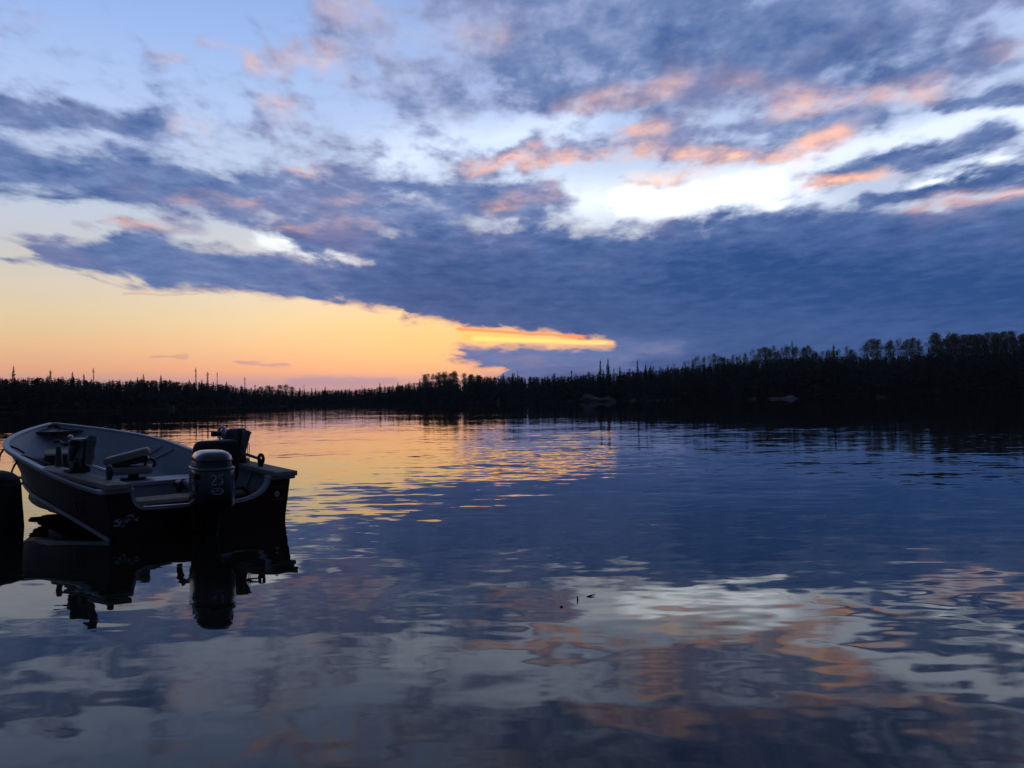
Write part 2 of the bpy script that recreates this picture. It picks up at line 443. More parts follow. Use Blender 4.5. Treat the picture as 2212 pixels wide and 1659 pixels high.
# ------------------------------------------------------------------ object helpers
class MB:
    def __init__(s):
        s.v, s.f = [], []

    def add(s, vs, fs):
        o = len(s.v)
        s.v += [tuple(v) for v in vs]
        s.f += [tuple(i + o for i in f) for f in fs]
        return s

    def box(s, c, d, rot=None):
        c = Vector(c)
        M = rot if rot is not None else Matrix.Identity(3)
        vs = [c + M @ Vector((sx * d[0] / 2, sy * d[1] / 2, sz * d[2] / 2)) for sx in (-1, 1) for sy in (-1, 1) for sz in (-1, 1)]
        return s.add(vs, [(0, 1, 3, 2), (4, 6, 7, 5), (0, 4, 5, 1), (2, 3, 7, 6), (0, 2, 6, 4), (1, 5, 7, 3)])

    def rings(s, rings, cap0=True, cap1=True, closed=True):
        n = len(rings[0])
        vs = [p for r in rings for p in r]
        fs = []
        for i in range(len(rings) - 1):
            for j in range(n if closed else n - 1):
                k = (j + 1) % n
                fs.append((i * n + j, i * n + k, (i + 1) * n + k, (i + 1) * n + j))
        if cap0:
            fs.append(tuple(range(n - 1, -1, -1)))
        if cap1:
            fs.append(tuple((len(rings) - 1) * n + j for j in range(n)))
        return s.add(vs, fs)

    def tube(s, path, r, n=8, caps=True, closed=False):
        path = [Vector(p) for p in path]
        rs = r if isinstance(r, (list, tuple)) else [r] * len(path)
        rings = []
        up = None
        for i, p in enumerate(path):
            a = path[max(i - 1, 0)] if not closed else path[i - 1]
            b = path[min(i + 1, len(path) - 1)] if not closed else path[(i + 1) % len(path)]
            t = (b - a).normalized()
            if up is None:
                up = Vector((0, 0, 1)) if abs(t.z) < .9 else Vector((1, 0, 0))
            x = t.cross(up).normalized()
            up = x.cross(t).normalized()
            rings.append([p + (x * math.cos(2 * math.pi * k / n) + up * math.sin(2 * math.pi * k / n)) * rs[i] for k in range(n)])
        if closed:
            rings.append(rings[0])
        return s.rings(rings, caps and not closed, caps and not closed)

    def prism(s, pts, y0, y1, axis='y'):
        """polygon (x,z) pulled along y"""
        n = len(pts)
        vs = [(x, y0, z) for x, z in pts] + [(x, y1, z) for x, z in pts]
        fs = [tuple(range(n)), tuple(range(2 * n - 1, n - 1, -1))]
        fs += [(i, i + n, (i + 1) % n + n, (i + 1) % n) for i in range(n)]
        return s.add(vs, fs)

    def build(s, name, mat, parent=None, origin=(0, 0, 0), bevel=0, smooth=True, loc=None):
        o3 = Vector(origin)
        me = bpy.data.meshes.new(name)
        me.from_pydata([tuple(Vector(v) - o3) for v in s.v], [], s.f)
        me.update()
        import bmesh
        bm = bmesh.new()
        bm.from_mesh(me)
        bmesh.ops.recalc_face_normals(bm, faces=bm.faces)
        bm.to_mesh(me)
        bm.free()
        ob = bpy.data.objects.new(name, me)
        C.objects.link(ob)
        me.materials.append(mat)
        if smooth:
            me.polygons.foreach_set('use_smooth', [True] * len(me.polygons))
            try:
                me.set_sharp_from_angle(angle=R(38))
            except Exception:
                pass
        if bevel:
            b = ob.modifiers.new('bevel', 'BEVEL')
            b.width = bevel
            b.segments = 2
            b.limit_method = 'ANGLE'
            b.angle_limit = R(35)
        if parent is not None:
            ob.parent = parent
        if loc is not None:
            ob.location = loc
        return ob


def tag(o, label=None, cat=None, group=None, kind=None):
    if label: o['label'] = label
    if cat: o['category'] = cat
    if group: o['group'] = group
    if kind: o['kind'] = kind
    return o


def empty(name, loc, rz=0.0, label=None, cat=None, group=None):
    o = bpy.data.objects.new(name, None)
    o.empty_display_size = 0.2
    C.objects.link(o)
    o.location = loc
    o.rotation_euler = (0, 0, rz)
    return tag(o, label, cat, group)


def mat(name, col, rough=0.6, metal=0.0, var=0.25, nscale=12, spec=0.5, bump=0.0, stretch=(1, 1, 1), coat=0.0):
    m = bpy.data.materials.new(name)
    m.use_nodes = True
    t = NT(m.node_tree)
    co = t.n('ShaderNodeTexCoord').outputs['Object']
    mp = t.n('ShaderNodeMapping')
    mp.inputs['Scale'].default_value = stretch
    t.link(co, mp.inputs[0])
    nz = t.noise(mp.outputs[0], nscale, 6, 0.6)
    nz2 = t.noise(mp.outputs[0], nscale * 0.22, 3, 0.5)
    fac = t.m('MULTIPLY', nz.outputs['Fac'], 0.6)
    fac = t.m('ADD', fac, t.m('MULTIPLY', nz2.outputs['Fac'], 0.4))
    fac = t.sstep(fac, 0.3, 0.7)
    lo = tuple(c * (1 - var) for c in col)
    hi = tuple(min(1, c * (1 + var)) for c in col)
    c = t.mix(fac, lo, hi)
    b = t.n('ShaderNodeBsdfPrincipled')
    t.link(c, b.inputs['Base Color'])
    t.put(b.inputs['Roughness'], t.m('ADD', rough - 0.06, t.m('MULTIPLY', nz.outputs['Fac'], 0.12)))
    b.inputs['Metallic'].default_value = metal
    b.inputs['Specular IOR Level'].default_value = spec
    b.inputs['Coat Weight'].default_value = coat
    if bump:
        bp = t.n('ShaderNodeBump')
        bp.inputs['Strength'].default_value = 0.6
        bp.inputs['Distance'].default_value = bump
        t.link(nz.outputs['Fac'], bp.inputs['Height'])
        t.link(bp.outputs[0], b.inputs['Normal'])
    o = t.n('ShaderNodeOutputMaterial')
    t.link(b.outputs[0], o.inputs[0])
    return m


M = {}
M['maroon'] = mat('maroon_paint', (0.035, 0.004, 0.008), 0.5, 0, .3, 6, .2)
M['liner'] = mat('grey_liner_paint', (0.27, 0.29, 0.335), 0.55, 0, .12, 5)
M['rail'] = mat('light_rail', (0.35, 0.36, 0.385), 0.45, .3, .1, 14)
M['strake'] = mat('pale_strake', (0.28, 0.29, 0.31), 0.4, .2, .15, 14)
M['bottom'] = mat('bottom_paint', (0.015, 0.014, 0.015), 0.7, .0, .3, 9, .05)
M['wood'] = mat('weathered_wood', (0.26, 0.23, 0.20), 0.8, 0, .35, 9, .3, .002, (6, 1, 6))
M['bench'] = mat('tan_bench', (0.40, 0.31, 0.22), 0.85, 0, .25, 30, .2, .001)
M['black'] = mat('black_plastic', (0.012, 0.012, 0.013), 0.45, 0, .3, 20)
M['cowl'] = mat('black_cowl', (0.008, 0.008, 0.010), 0.28, 0, .2, 8, coat=.4)
M['cap'] = mat('cowl_cap', (0.022, 0.022, 0.028), 0.28, 0, .2, 8, coat=.5)
M['grey'] = mat('grey_plastic', (0.16, 0.16, 0.17), 0.45, 0, .2, 14)
M['holder'] = mat('rod_holder_plastic', (0.16, 0.15, 0.15), 0.35, 0, .2, 14)
M['steel'] = mat('steel', (0.35, 0.35, 0.37), 0.3, .9, .2, 20)
M['white'] = mat('decal_white', (0.36, 0.37, 0.39), 0.5, 0, .12, 30)
M['gold'] = mat('decal_gold', (0.26, 0.13, 0.04), 0.5, 0, .2, 30)
M['red'] = mat('decal_red', (0.22, 0.02, 0.02), 0.5, 0, .2, 30)
M['vinyl'] = mat('seat_vinyl', (0.21, 0.20, 0.19), 0.6, 0, .2, 9, .3, .002)
M['rope'] = mat('brown_rope', (0.12, 0.085, 0.06), 0.9, 0, .4, 60, .1, .002)
M['rubber'] = mat('rubber', (0.020, 0.019, 0.019), 0.75, 0, .5, 10, .3, .03, (3, 3, .5))
M['twig'] = mat('twig', (0.05, 0.035, 0.03), 0.8, 0, .3, 30)
M['rock'] = mat('shore_rock', (0.26, 0.25, 0.25), 0.9, 0, .45, 1.2, .2, .05)
M['spruce'] = mat('spruce_needles', (0.065, 0.070, 0.048), 0.9, 0, .45, .9, .1)
M['spruce_bark'] = mat('spruce_bark', (0.05, 0.042, 0.036), 0.95, 0, .3, 3, .1)
M['aspen'] = mat('aspen_leaves', (0.12, 0.115, 0.065), 0.9, 0, .3, .9, .1)
_t = M['aspen'].node_tree
_b = next(n for n in _t.nodes if n.type == 'BSDF_PRINCIPLED')
_tr = _t.nodes.new('ShaderNodeBsdfTranslucent')
_tr.inputs[0].default_value = (0.16, 0.15, 0.07, 1)
_mx = _t.nodes.new('ShaderNodeMixShader')
_mx.inputs[0].default_value = .5
_o = next(n for n in _t.nodes if n.type == 'OUTPUT_MATERIAL')
_t.links.new(_b.outputs[0], _mx.inputs[1]); _t.links.new(_tr.outputs[0], _mx.inputs[2]); _t.links.new(_mx.outputs[0], _o.inputs[0])
M['aspen_bark'] = mat('aspen_bark', (0.26, 0.26, 0.24), 0.9, 0, .45, 2.5, .1)
M['dark_rock'] = mat('dark_rock', (0.11, 0.107, 0.103), 0.9, 0, .6, 1.0, .2, .05)
M['ground'] = mat('forest_floor', (0.035, 0.032, 0.022), 0.95, 0, .5, .35, .1)


# ------------------------------------------------------------------ water
def water_material():
    m = bpy.data.materials.new('lake_water')
    m.use_nodes = True
    t = NT(m.node_tree)
    g = t.n('ShaderNodeNewGeometry')
    x, y, z = t.sep(g.outputs['Position'])
    dist = t.m('SQRT', t.m('ADD', t.m('MULTIPLY', x, x), t.m('MULTIPLY', y, y)))
    # breeze patches: glassy water close in, more ruffled further out
    patch = t.noise(t.xyz(t.m('MULTIPLY', x, .5), y, 0.0), 0.11, 3, .55).outputs['Fac']
    patch = t.m('MULTIPLY', t.sstep(patch, 0.36, 0.66, 0.45, 1.35), t.sstep(dist, 6.0, 45.0, 1.0, 0.36))
    sx = sy = None
    for (lam, amp, st_, z0, det) in ((0.11, 0.022, .45, 2.9, 1), (0.28, 0.036, .40, 1.3, 2), (0.85, 0.019, .35, 7.1, 2), (3.0, 0.013, .22, 4.4, 2), (10.0, 0.009, .20, 9.2, 2)):
        v = t.xyz(t.m('MULTIPLY', x, st_), y, z0)
        nz = t.sep(t.noise(v, 1.0 / lam, det, .5, .3).outputs['Color'])
        a = t.m('MULTIPLY', t.m('SUBTRACT', nz[0], .5), amp * 2.4 * st_ * 1.2)
        b = t.m('MULTIPLY', t.m('SUBTRACT', nz[1], .5), amp * 2.4)
        sx = a if sx is None else t.m('ADD', sx, a)
        sy = b if sy is None else t.m('ADD', sy, b)
    sx = t.m('MULTIPLY', sx, patch)
    sy = t.m('MULTIPLY', sy, patch)
    nrm = t.n('ShaderNodeVectorMath', operation='NORMALIZE')
    t.link(t.xyz(sx, sy, 1.0), nrm.inputs[0])
    b = t.n('ShaderNodeBsdfPrincipled')
    b.inputs['Base Color'].default_value = (0.016, 0.013, 0.009, 1)
    b.inputs['Roughness'].default_value = 0.01
    b.inputs['IOR'].default_value = 1.29
    t.link(nrm.outputs[0], b.inputs['Normal'])
    o = t.n('ShaderNodeOutputMaterial')
    t.link(b.outputs[0], o.inputs[0])
    return m


wm = water_material()
mb = MB()
mb.add([(-3000, -1500, 0), (3000, -1500, 0), (3000, 2800, 0), (-3000, 2800, 0)], [(0, 1, 2, 3)])
tag(mb.build('lake_water', wm, smooth=False), kind='structure')

# ------------------------------------------------------------------ far shore
interp = np.interp
SH_X = [-600, -300, 0, 150, 230, 300, 380, 450, 540, 600, 770, 900, 1024, 1300, 1600]
SH_D = [130, 180, 240, 260, 310, 370, 390, 370, 340, 330, 320, 315, 305, 270, 220]
HL_X = [-600, 0, 300, 400, 450, 560, 620, 700, 800, 900, 1024, 1600]
HL_Z = [2, 2, 1.5, 2, 5, 5, 5, 7, 8, 9, 10, 12]


def az_of(px):
    return math.atan((px - 512) / FPX)


def px_of(a):
    return 512 + FPX * math.tan(a)


def shore_d(px):
    return float(interp(px, SH_X, SH_D)) + 5 * math.sin(px * .021) + 3 * math.sin(px * .063 + 1)


def ground_z(px, t):
    h = float(interp(px, HL_X, HL_Z))
    if t < 0:
        return t * .08
    u = min(t / 75.0, 1.0)
    return 0.25 + h * (u * u * (3 - 2 * u)) + .3 * math.sin(px * .1) * min(t / 20, 1)


def on_shore(px, t):
    a = az_of(px)
    d = shore_d(px) + t
    return Vector((d * math.sin(a), d * math.cos(a), ground_z(px, t)))


def horizon_y(px):
    return 384 + FPX * math.tan(PITCH) - math.tan(ROLL) * (px - 512)


def z_for(px, y, p):      # height at which a point above p is seen at picture row y
    return CAM_H + (horizon_y(px) - y) / FPX * p.y


mb = MB()
cols = [px_of(R(a)) for a in np.linspace(-54, 54, 190)]
rows = [-12, -3, 0, 2, 6, 14, 25, 40, 58, 75, 110, 180, 320, 600]
mb.rings([[on_shore(px, t) for px in cols] for t in rows], False, False, closed=False)
tag(mb.build('shore_land', M['ground']), kind='structure')


def np_mesh(name, verts, faces, material):
    me = bpy.data.meshes.new(name)
    me.from_pydata(verts, [], faces)
    me.materials.append(material)
    me.update()
    return me


def spruce_mesh(rng, h, rmax, levels, per, club=0.0):
    """unit spruce: returns trunk (v,f) and crown (v,f)"""
    tb, cb = MB(), MB()
    lean = (rng.uniform(-.02, .02), rng.uniform(-.02, .02))
    ax = lambda z: Vector((lean[0] * z * (z / h), lean[1] * z * (z / h), z))
    tb.tube([ax(h * k / 5) for k in range(6)], [.13 * h / 12 * (1 - k / 5.6) for k in range(6)], 5)
    z = h * rng.uniform(.06, .16)
    dz = (h - z) / levels
    gap_a = rng.uniform(0, 6.28)
    for i in range(levels):
        u = (z / h)
        r = rmax * ((1 - u) ** .75) * rng.uniform(.55, 1.15) + .10
        if club and u > .86:
            r = max(r, club * rng.uniform(.6, 1.1) * (1 - abs(u - .93) / .09))
        for k in range(per):
            if rng.random() < .10:
                continue
            a = gap_a + 6.283 * (k + rng.random()) / per
            rr = r * rng.uniform(.6, 1.15)
            d = Vector((math.cos(a), math.sin(a), 0))
            s_ = Vector((-math.sin(a), math.cos(a), 0))
            c0 = ax(z)
            droop = rr * rng.uniform(.1, .55)
            tip = c0 + d * rr + Vector((0, 0, -droop))
            mid = c0 + d * rr * .55 + Vector((0, 0, -droop * .25))
            wd = rr * rng.uniform(.30, .55)
            hang = Vector((0, 0, -rng.uniform(.15, .4) * (1.0 + rr * .3)))
            cb.add([c0, mid + s_ * wd, tip, mid - s_ * wd, mid + hang], [(0, 1, 2, 3), (0, 4, 2)])
        z += dz * rng.uniform(.75, 1.25)
        if z > h * .985:
            break
    top = ax(h)
    for k in range(3):
        a = k * 2.1
        cb.add([top + Vector((0, 0, .1)), ax(h * .95) + Vector((math.cos(a), math.sin(a), 0)) * .16, ax(h * .95) + Vector((math.cos(a + 1), math.sin(a + 1), 0)) * .16], [(0, 1, 2)])
    return tb, cb


def aspen_mesh(rng, h, cw, leaves, base=.45):
    tb, cb = MB(), MB()
    lx, ly = rng.uniform(-.05, .05), rng.uniform(-.05, .05)
    bend = rng.uniform(-.4, .4)
    ax = lambda z: Vector((lx * z + bend * math.sin(z / h * 3), ly * z, z))
    tb.tube([ax(h * .96 * k / 7) for k in range(8)], [.12 * h / 14 * (1 - k / 7.6) for k in range(8)], 6)
    cent = []
    for k in range(rng.randint(11, 16)):
        z0 = h * rng.uniform(base - .05, .88)
        a = rng.uniform(0, 6.283)
        u = (z0 / h - base) / (1 - base)
        ln = cw * (.55 + .6 * math.sin(min(max(u, 0.05), 1) * 2.6)) * rng.uniform(.6, 1.1)
        p0 = ax(z0)
        p2 = p0 + Vector((math.cos(a) * ln, math.sin(a) * ln, ln * rng.uniform(.5, 1.2)))
        p2.z = min(p2.z, h)
        p1 = p0.lerp(p2, .5) + Vector((0, 0, -.15 * ln))
        tb.tube([p0, p1, p2], [.035, .022, .01], 4)
        cent += [p0.lerp(p2, .65), p2, p1.lerp(p2, .5) + Vector((rng.gauss(0, .3), rng.gauss(0, .3), rng.gauss(0, .3)))]
    cent += [ax(h * rng.uniform(.82, .97)) + Vector((rng.gauss(0, .4), rng.gauss(0, .4), 0)) for _ in range(5)]
    per = max(4, leaves // len(cent))
    for c in cent:
        sg = rng.uniform(.40, .75)
        for _ in range(per):
            if rng.random() < .45:
                u_ = rng.random()
                rr = cw * (.35 + .75 * math.sin(min(u_ + .08, 1) * 2.7)) * math.sqrt(rng.random())
                aa = rng.uniform(0, 6.283)
                p = ax(h * (base - .02 + (1 - base + .01) * u_)) + Vector((rr * math.cos(aa), rr * math.sin(aa), rng.gauss(0, .2)))
            else:
                p = c + Vector((rng.gauss(0, sg), rng.gauss(0, sg), rng.gauss(0, sg * .8)))
            if p.z > h + .1:
                p.z = h - rng.random() * .6
            n = Vector((rng.gauss(0, 1), rng.gauss(0, 1), rng.gauss(0, 1))).normalized()
            t = n.orthogonal().normalized()
            b = n.cross(t)
            s_ = rng.uniform(.09, .20)
            cb.add([p - t * s_, p + b * s_ * .7, p + t * s_, p - b * s_ * .7], [(0, 1, 2, 3)])
    return tb, cb


def proto(tb, cb, h, mt, mc, nm):
    return (np_mesh(nm + '_trunk', tb.v, tb.f, mt), np_mesh(nm + '_crown', cb.v, cb.f, mc), h)


rng = random.Random(7)
spr = [proto(*spruce_mesh(rng, 13, w, 40, 7, cl_), 13, M['spruce_bark'], M['spruce'], 'spruce')
       for w, cl_ in ((1.75, 0), (1.5, .6), (2.0, 0), (1.25, .65), (1.6, .4), (2.2, .0), (1.4, .8), (1.8, .5))]
thin = [proto(*spruce_mesh(rng, 13, w, 34, 4, .5), 13, M['spruce_bark'], M['spruce'], 'thin_spruce') for w in (.75, .85, .7)]
asp = [proto(*aspen_mesh(rng, 15, w, n, b), 15, M['aspen_bark'], M['aspen'], 'aspen')
       for w, n, b in ((1.3, 1300, .52), (1.15, 1100, .46), (1.5, 1500, .55), (1.0, 900, .42), (1.4, 1400, .57), (1.2, 520, .45), (1.1, 380, .4), (1.6, 1700, .54))]
bare = [5, 6]


def plant(name, pro, px, t, ytop, label, cat, group, wid=1.0, sink=.15):
    p = on_shore(px, t)
    H = z_for(px, ytop, p) - p.z
    H = max(H, 3.0)
    tm, cm, h0 = pro
    e = empty(name, (p.x, p.y, p.z - sink), rng.uniform(0, 6.28), label, cat, group)
    s_ = H / h0
    w_ = s_ ** .6 * wid
    for nm, me in (('trunk', tm), ('crown', cm)):
        o = bpy.data.objects.new(nm, me)
        C.objects.link(o)
        o.parent = e
        o.scale = (w_, w_, s_)
    return e


SK_X = [0, 60, 100, 150, 200, 230, 256, 304, 356, 402, 426, 450, 499, 564, 600, 621, 644, 667, 694, 712, 737, 760, 795, 810, 818, 826, 860, 868, 895, 913, 927, 936, 965, 982, 1005, 1024]
SK_Y = [378, 376, 380, 379, 382, 384, 388, 390, 388.5, 384, 380, 374, 375, 374, 372, 370, 366, 362, 357, 353, 354, 347, 345, 346, 354, 348, 346, 338, 339, 337, 344, 332, 332, 334, 331, 332]
LO_X = [430, 470, 560, 620, 700, 760, 800, 900, 940, 1024]
LO_Y = [380, 375, 375.5, 371, 364, 358, 355, 355, 350, 346]

# spruces that stand out above the skyline, each with a label of its own
special = [
    (13, 365, 0, 'tallest spruce at the left end of the far shore, its spire above the others'),
    (50, 369, 1, 'full dark spruce on the left shore, rising above the bow of the boat'),
    (73, 371, 2, 'broad dark spruce on the left shore, right of the bow tip of the boat'),
    (94, 367, 10, 'very thin spire spruce on the left shore standing apart above a level stretch of tops'),
    (84, 373, 4, 'short pointed spruce just left of the very thin spire on the left shore'),
    (144, 373, 0, 'neat cone shaped spruce midway along the left shore skyline'),
    (161, 374, 5, 'wide bushy topped spruce right of the neat cone on the left shore'),
    (196, 366.5, 9, 'tall knob topped spruce above the rear of the boat on the left shore'),
    (207, 371, 3, 'club topped spruce directly right of the tall knob topped spruce'),
    (217, 371.5, 8, 'slim spruce spire where the left shore skyline starts to fall'),
    (245, 376, 9, 'lone thin spire at the low end of the left shore skyline'),
    (304, 384, 8, 'tiny spire spruce in the lowest part of the far shore'),
    (601, 359, 1, 'left one of two dark spruces standing tall against the blue bank'),
    (608, 358, 2, 'right and darkest one of two spruces standing tall against the blue bank'),
    (638, 359, 4, 'single dark pointed spruce left of the tall aspens on the right shore'),
    (646, 363, 0, 'smaller dark spruce beside the single pointed one on the right shore'),
    (794, 339, 9, 'bare looking thin snag spruce poking above the aspens on the right shore'),
    (834, 343, 1, 'dark spruce rising at the gap in the right shore aspens'),
    (518, 370, 8, 'thin twin tipped spruce on top of the central hill'),
]
allspr = spr + thin
for px, y, k, lab in special:
    plant('spruce_tree', allspr[k], px, rng.uniform(4, 12), y, lab, 'spruce', 'spruces along the far shore')
stands = [(-30, 60, 'dark spruce in the stand at the far left end of the lake shore'),
          (60, 130, 'dark spruce in the shore stand above the bow half of the boat'),
          (130, 200, 'dark spruce in the shore stand above the stern half of the boat'),
          (200, 262, 'dark spruce on the left shore where the tree line drops'),
          (262, 340, 'small dark spruce in the lowest stretch of the far tree line'),
          (340, 430, 'small dark spruce on the slope up to the central hill'),
          (430, 560, 'dark spruce on the central hill below the orange streak'),
          (560, 700, 'dark spruce on the shore behind the rock outcrop'),
          (700, 830, 'dark spruce under the aspens behind the pale boulder'),
          (830, 930, 'dark spruce under the aspens right of the pale boulder'),
          (930, 1060, 'dark spruce under the dense aspen grove at the right edge')]
ns = 0
px = -28.0
while px < 1058:
    step = 3.3 if px < 430 else 4.3
    x = px + rng.uniform(-1.2, 1.2)
    lab = next(l for a, b, l in stands if a <= px < b)
    if px < 432:
        y = float(interp(x, SK_X, SK_Y)) + rng.choice([0, 0, 1, 2, 3, 4, -1.5, -3]) + rng.uniform(-1, 2)
        t = rng.uniform(6, 30)
    else:
        y = float(interp(x, LO_X, LO_Y)) + rng.choice([0, 0, 1, 3, 5, -2, -4]) + rng.uniform(-1.5, 2)
        t = rng.uniform(6, 42)
    plant('spruce_tree', rng.choice(spr + thin[:1]), x, t, y, lab, 'spruce', lab.replace('dark spruce', 'spruces').replace('small spruces', 'small spruces'), wid=rng.uniform(.85, 1.2))
    ns += 1
    px += step

astands = [(240, 330, 'pale leafy aspen above the low middle of the far tree line'),
           (330, 480, 'round topped aspen in the clump at the left end of the central hill'),
           (480, 600, 'small aspen along the top of the central hill'),
           (600, 700, 'thin pale aspen on the rising slope of the right shore'),
           (700, 815, 'tall aspen with pale trunk in the grove behind the pale boulder'),
           (815, 925, 'tall aspen in the broken row right of the gap on the right shore'),
           (925, 1070, 'tall aspen in the dense level topped grove at the right edge')]
na = 0


def aspen(x, t, y, kinds, wid=1.0):
    global na
    lab = next((l for a, b, l in astands if a <= x < b), astands[-1][2])
    plant('aspen_tree', asp[rng.choice(kinds)], x, t, y, lab, 'aspen', lab.replace('aspen', 'aspens', 1), wid)
    na += 1


for x, y in ((262, 386), (268, 385), (273, 386), (281, 384.5), (287, 384), (292, 386)):
    aspen(x, 25, y, [0, 4, 7], 1.1)
for k in range(24):
    x = rng.uniform(424, 480)
    aspen(x, rng.uniform(40, 70), 371 + abs(x - 452) * .12 + rng.uniform(-1, 2.5), [0, 2, 4, 7], .9)
for k in range(16):
    x = rng.uniform(485, 600)
    aspen(x, rng.uniform(50, 75), float(interp(x, SK_X, SK_Y)) + rng.uniform(-2, 2), [0, 1, 5, 6], .8)
x = 600.0
while x < 1062:
    y = float(interp(x, SK_X, SK_Y)) + rng.choice([-1.5, 0, 0, 1, 3, 6]) + rng.uniform(-1.0, 3.0)
    if x > 932:
        aspen(x + rng.uniform(-1, 1), rng.uniform(60, 80), y, [0, 2, 4, 7, 1], 1.0)
        x += rng.uniform(1.7, 2.6)
    elif x > 690:
        aspen(x + rng.uniform(-1, 1), rng.uniform(55, 80), y, [0, 1, 2, 3, 4, 5, 6], .85)
        x += rng.uniform(1.9, 3.3)
    else:
        aspen(x + rng.uniform(-1, 1), rng.uniform(45, 80), y + rng.uniform(0, 3), [1, 3, 5, 6], .75)
        x += rng.uniform(2.2, 4.2)
# pale trunked birches low on the slope
for x, y in ((643, 372), (655, 374), (667, 370), (673, 371), (705, 369), (722, 372), (812, 372), (880, 366), (905, 362)):
    e = plant('birch_tree', asp[rng.choice(bare)], x, rng.uniform(8, 16), y, 'slender birch with pale bare trunk low on the right shore slope', 'birch', 'pale trunked birches on the right shore slope', .8)

# everything between and behind them reads as one dark wood
lowp = []
for k in range(6):
    tb, cb = spruce_mesh(rng, 10, rng.uniform(2.0, 2.6), 14, 5, 1.0)
    tri = []
    for f in cb.f:
        tri.append(f[:3])
        if len(f) == 4:
            tri.append((f[0], f[2], f[3]))
    lowp.append((np.array(cb.v), np.array(tri, dtype=np.int32)))
off = 0
vv, ff = [], []
for k in range(6800):
    x = rng.uniform(-420, 1450)
    t = rng.uniform(1, 110) if rng.random() < .8 else rng.uniform(.5, 8)
    p = on_shore(x, t)
    ysk = (float(interp(x, SK_X, SK_Y)) + 0.0) if x < 431 else (float(interp(x, LO_X, LO_Y)) + .5)
    Hmax = z_for(x, ysk, p) - p.z
    H = Hmax * rng.uniform(.84, 1.02)
    if t < 8:
        H *= rng.uniform(.4, .95)
    if H < 1.5:
        continue
    v, f = lowp[k % 6]
    a = rng.uniform(0, 6.28)
    c_, s_ = math.cos(a), math.sin(a)
    w = (H / 10) ** .6 * rng.uniform(.9, 1.35)
    vv.append(np.column_stack([(v[:, 0] * c_ - v[:, 1] * s_) * w + p.x, (v[:, 0] * s_ + v[:, 1] * c_) * w + p.y, v[:, 2] * H / 10 + p.z - .2]))
    ff.append(f + off)
    off += len(v)
va, fa = np.concatenate(vv).astype(np.float32), np.concatenate(ff).astype(np.int32)
me = bpy.data.meshes.new('forest')
me.vertices.add(len(va))
me.vertices.foreach_set('co', va.ravel())
me.loops.add(fa.size)
me.loops.foreach_set('vertex_index', fa.ravel())
me.polygons.add(len(fa))
me.polygons.foreach_set('loop_start', np.arange(0, fa.size, 3, dtype=np.int32))
me.polygons.foreach_set('loop_total', np.full(len(fa), 3, dtype=np.int32))
me.update(calc_edges=True)
me.materials.append(M['spruce'])
fo = bpy.data.objects.new('forest', me)
C.objects.link(fo)
tag(fo, 'dense dark evergreen wood filling the far shore behind the skyline trees', 'forest', kind='stuff')

# alders and brush along the water's edge
bv = MB()
for k in range(900):
    x = rng.uniform(-350, 1400)
    p = on_shore(x, rng.uniform(.3, 7))
    hh = rng.uniform(.8, 2.6)
    for j in range(9):
        q = p + Vector((rng.gauss(0, .7), rng.gauss(0, .7), rng.uniform(.1, hh)))
        n = Vector((rng.gauss(0, 1), rng.gauss(0, 1), rng.gauss(0, 1))).normalized()
        t_ = n.orthogonal().normalized() * rng.uniform(.25, .55)
        b_ = n.cross(t_)
        bv.add([q - t_, q + b_ * .7, q + t_, q - b_ * .7], [(0, 1, 2, 3)])
bo = bv.build('shore_brush', M['spruce'], smooth=False)
tag(bo, 'low dark brush along the far waterline', 'brush', kind='stuff')


# rocks on the waterline
def rock(px, wpx, hpx, label, group=None, t=-.5, seed=0, mt='dark_rock'):
    r_ = random.Random(seed)
    p = on_shore(px, t)
    W_ = wpx / FPX * p.y
    H_ = hpx / FPX * p.y
    import bmesh
    bm = bmesh.new()
    bmesh.ops.create_icosphere(bm, subdivisions=4, radius=1)
    ph = [r_.uniform(0, 6.28) for _ in range(6)]
    for v in bm.verts:
        c = v.co.normalized()
        k = 1 + .10 * math.sin(29 * c.x + 23 * c.y + ph[4]) * math.sin(19 * c.z + ph[5]) + .16 * math.sin(3 * c.x + ph[0]) + .12 * math.sin(5 * c.y + 4 * c.z + ph[1]) + .09 * math.sin(9 * c.x + 6 * c.y + ph[2]) + .05 * math.sin(17 * c.z + 13 * c.x + ph[3])
        v.co = Vector((c.x * k * W_ / 2, c.y * k * W_ / 2.6, (max(c.z, -.35) ** 1 * (.75 + .3 * math.sin(6 * c.x + ph[1]))) * k * H_))
    me = bpy.data.meshes.new('rock')
    bm.to_mesh(me)
    bm.free()
    me.polygons.foreach_set('use_smooth', [True] * len(me.polygons))
    me.materials.append(M[mt])
    o = bpy.data.objects.new('boulder', me)
    C.objects.link(o)
    o.location = (p.x, p.y, 0.0)
    o.rotation_euler = (0, 0, -az_of(px))
    return tag(o, label, 'rock', group)


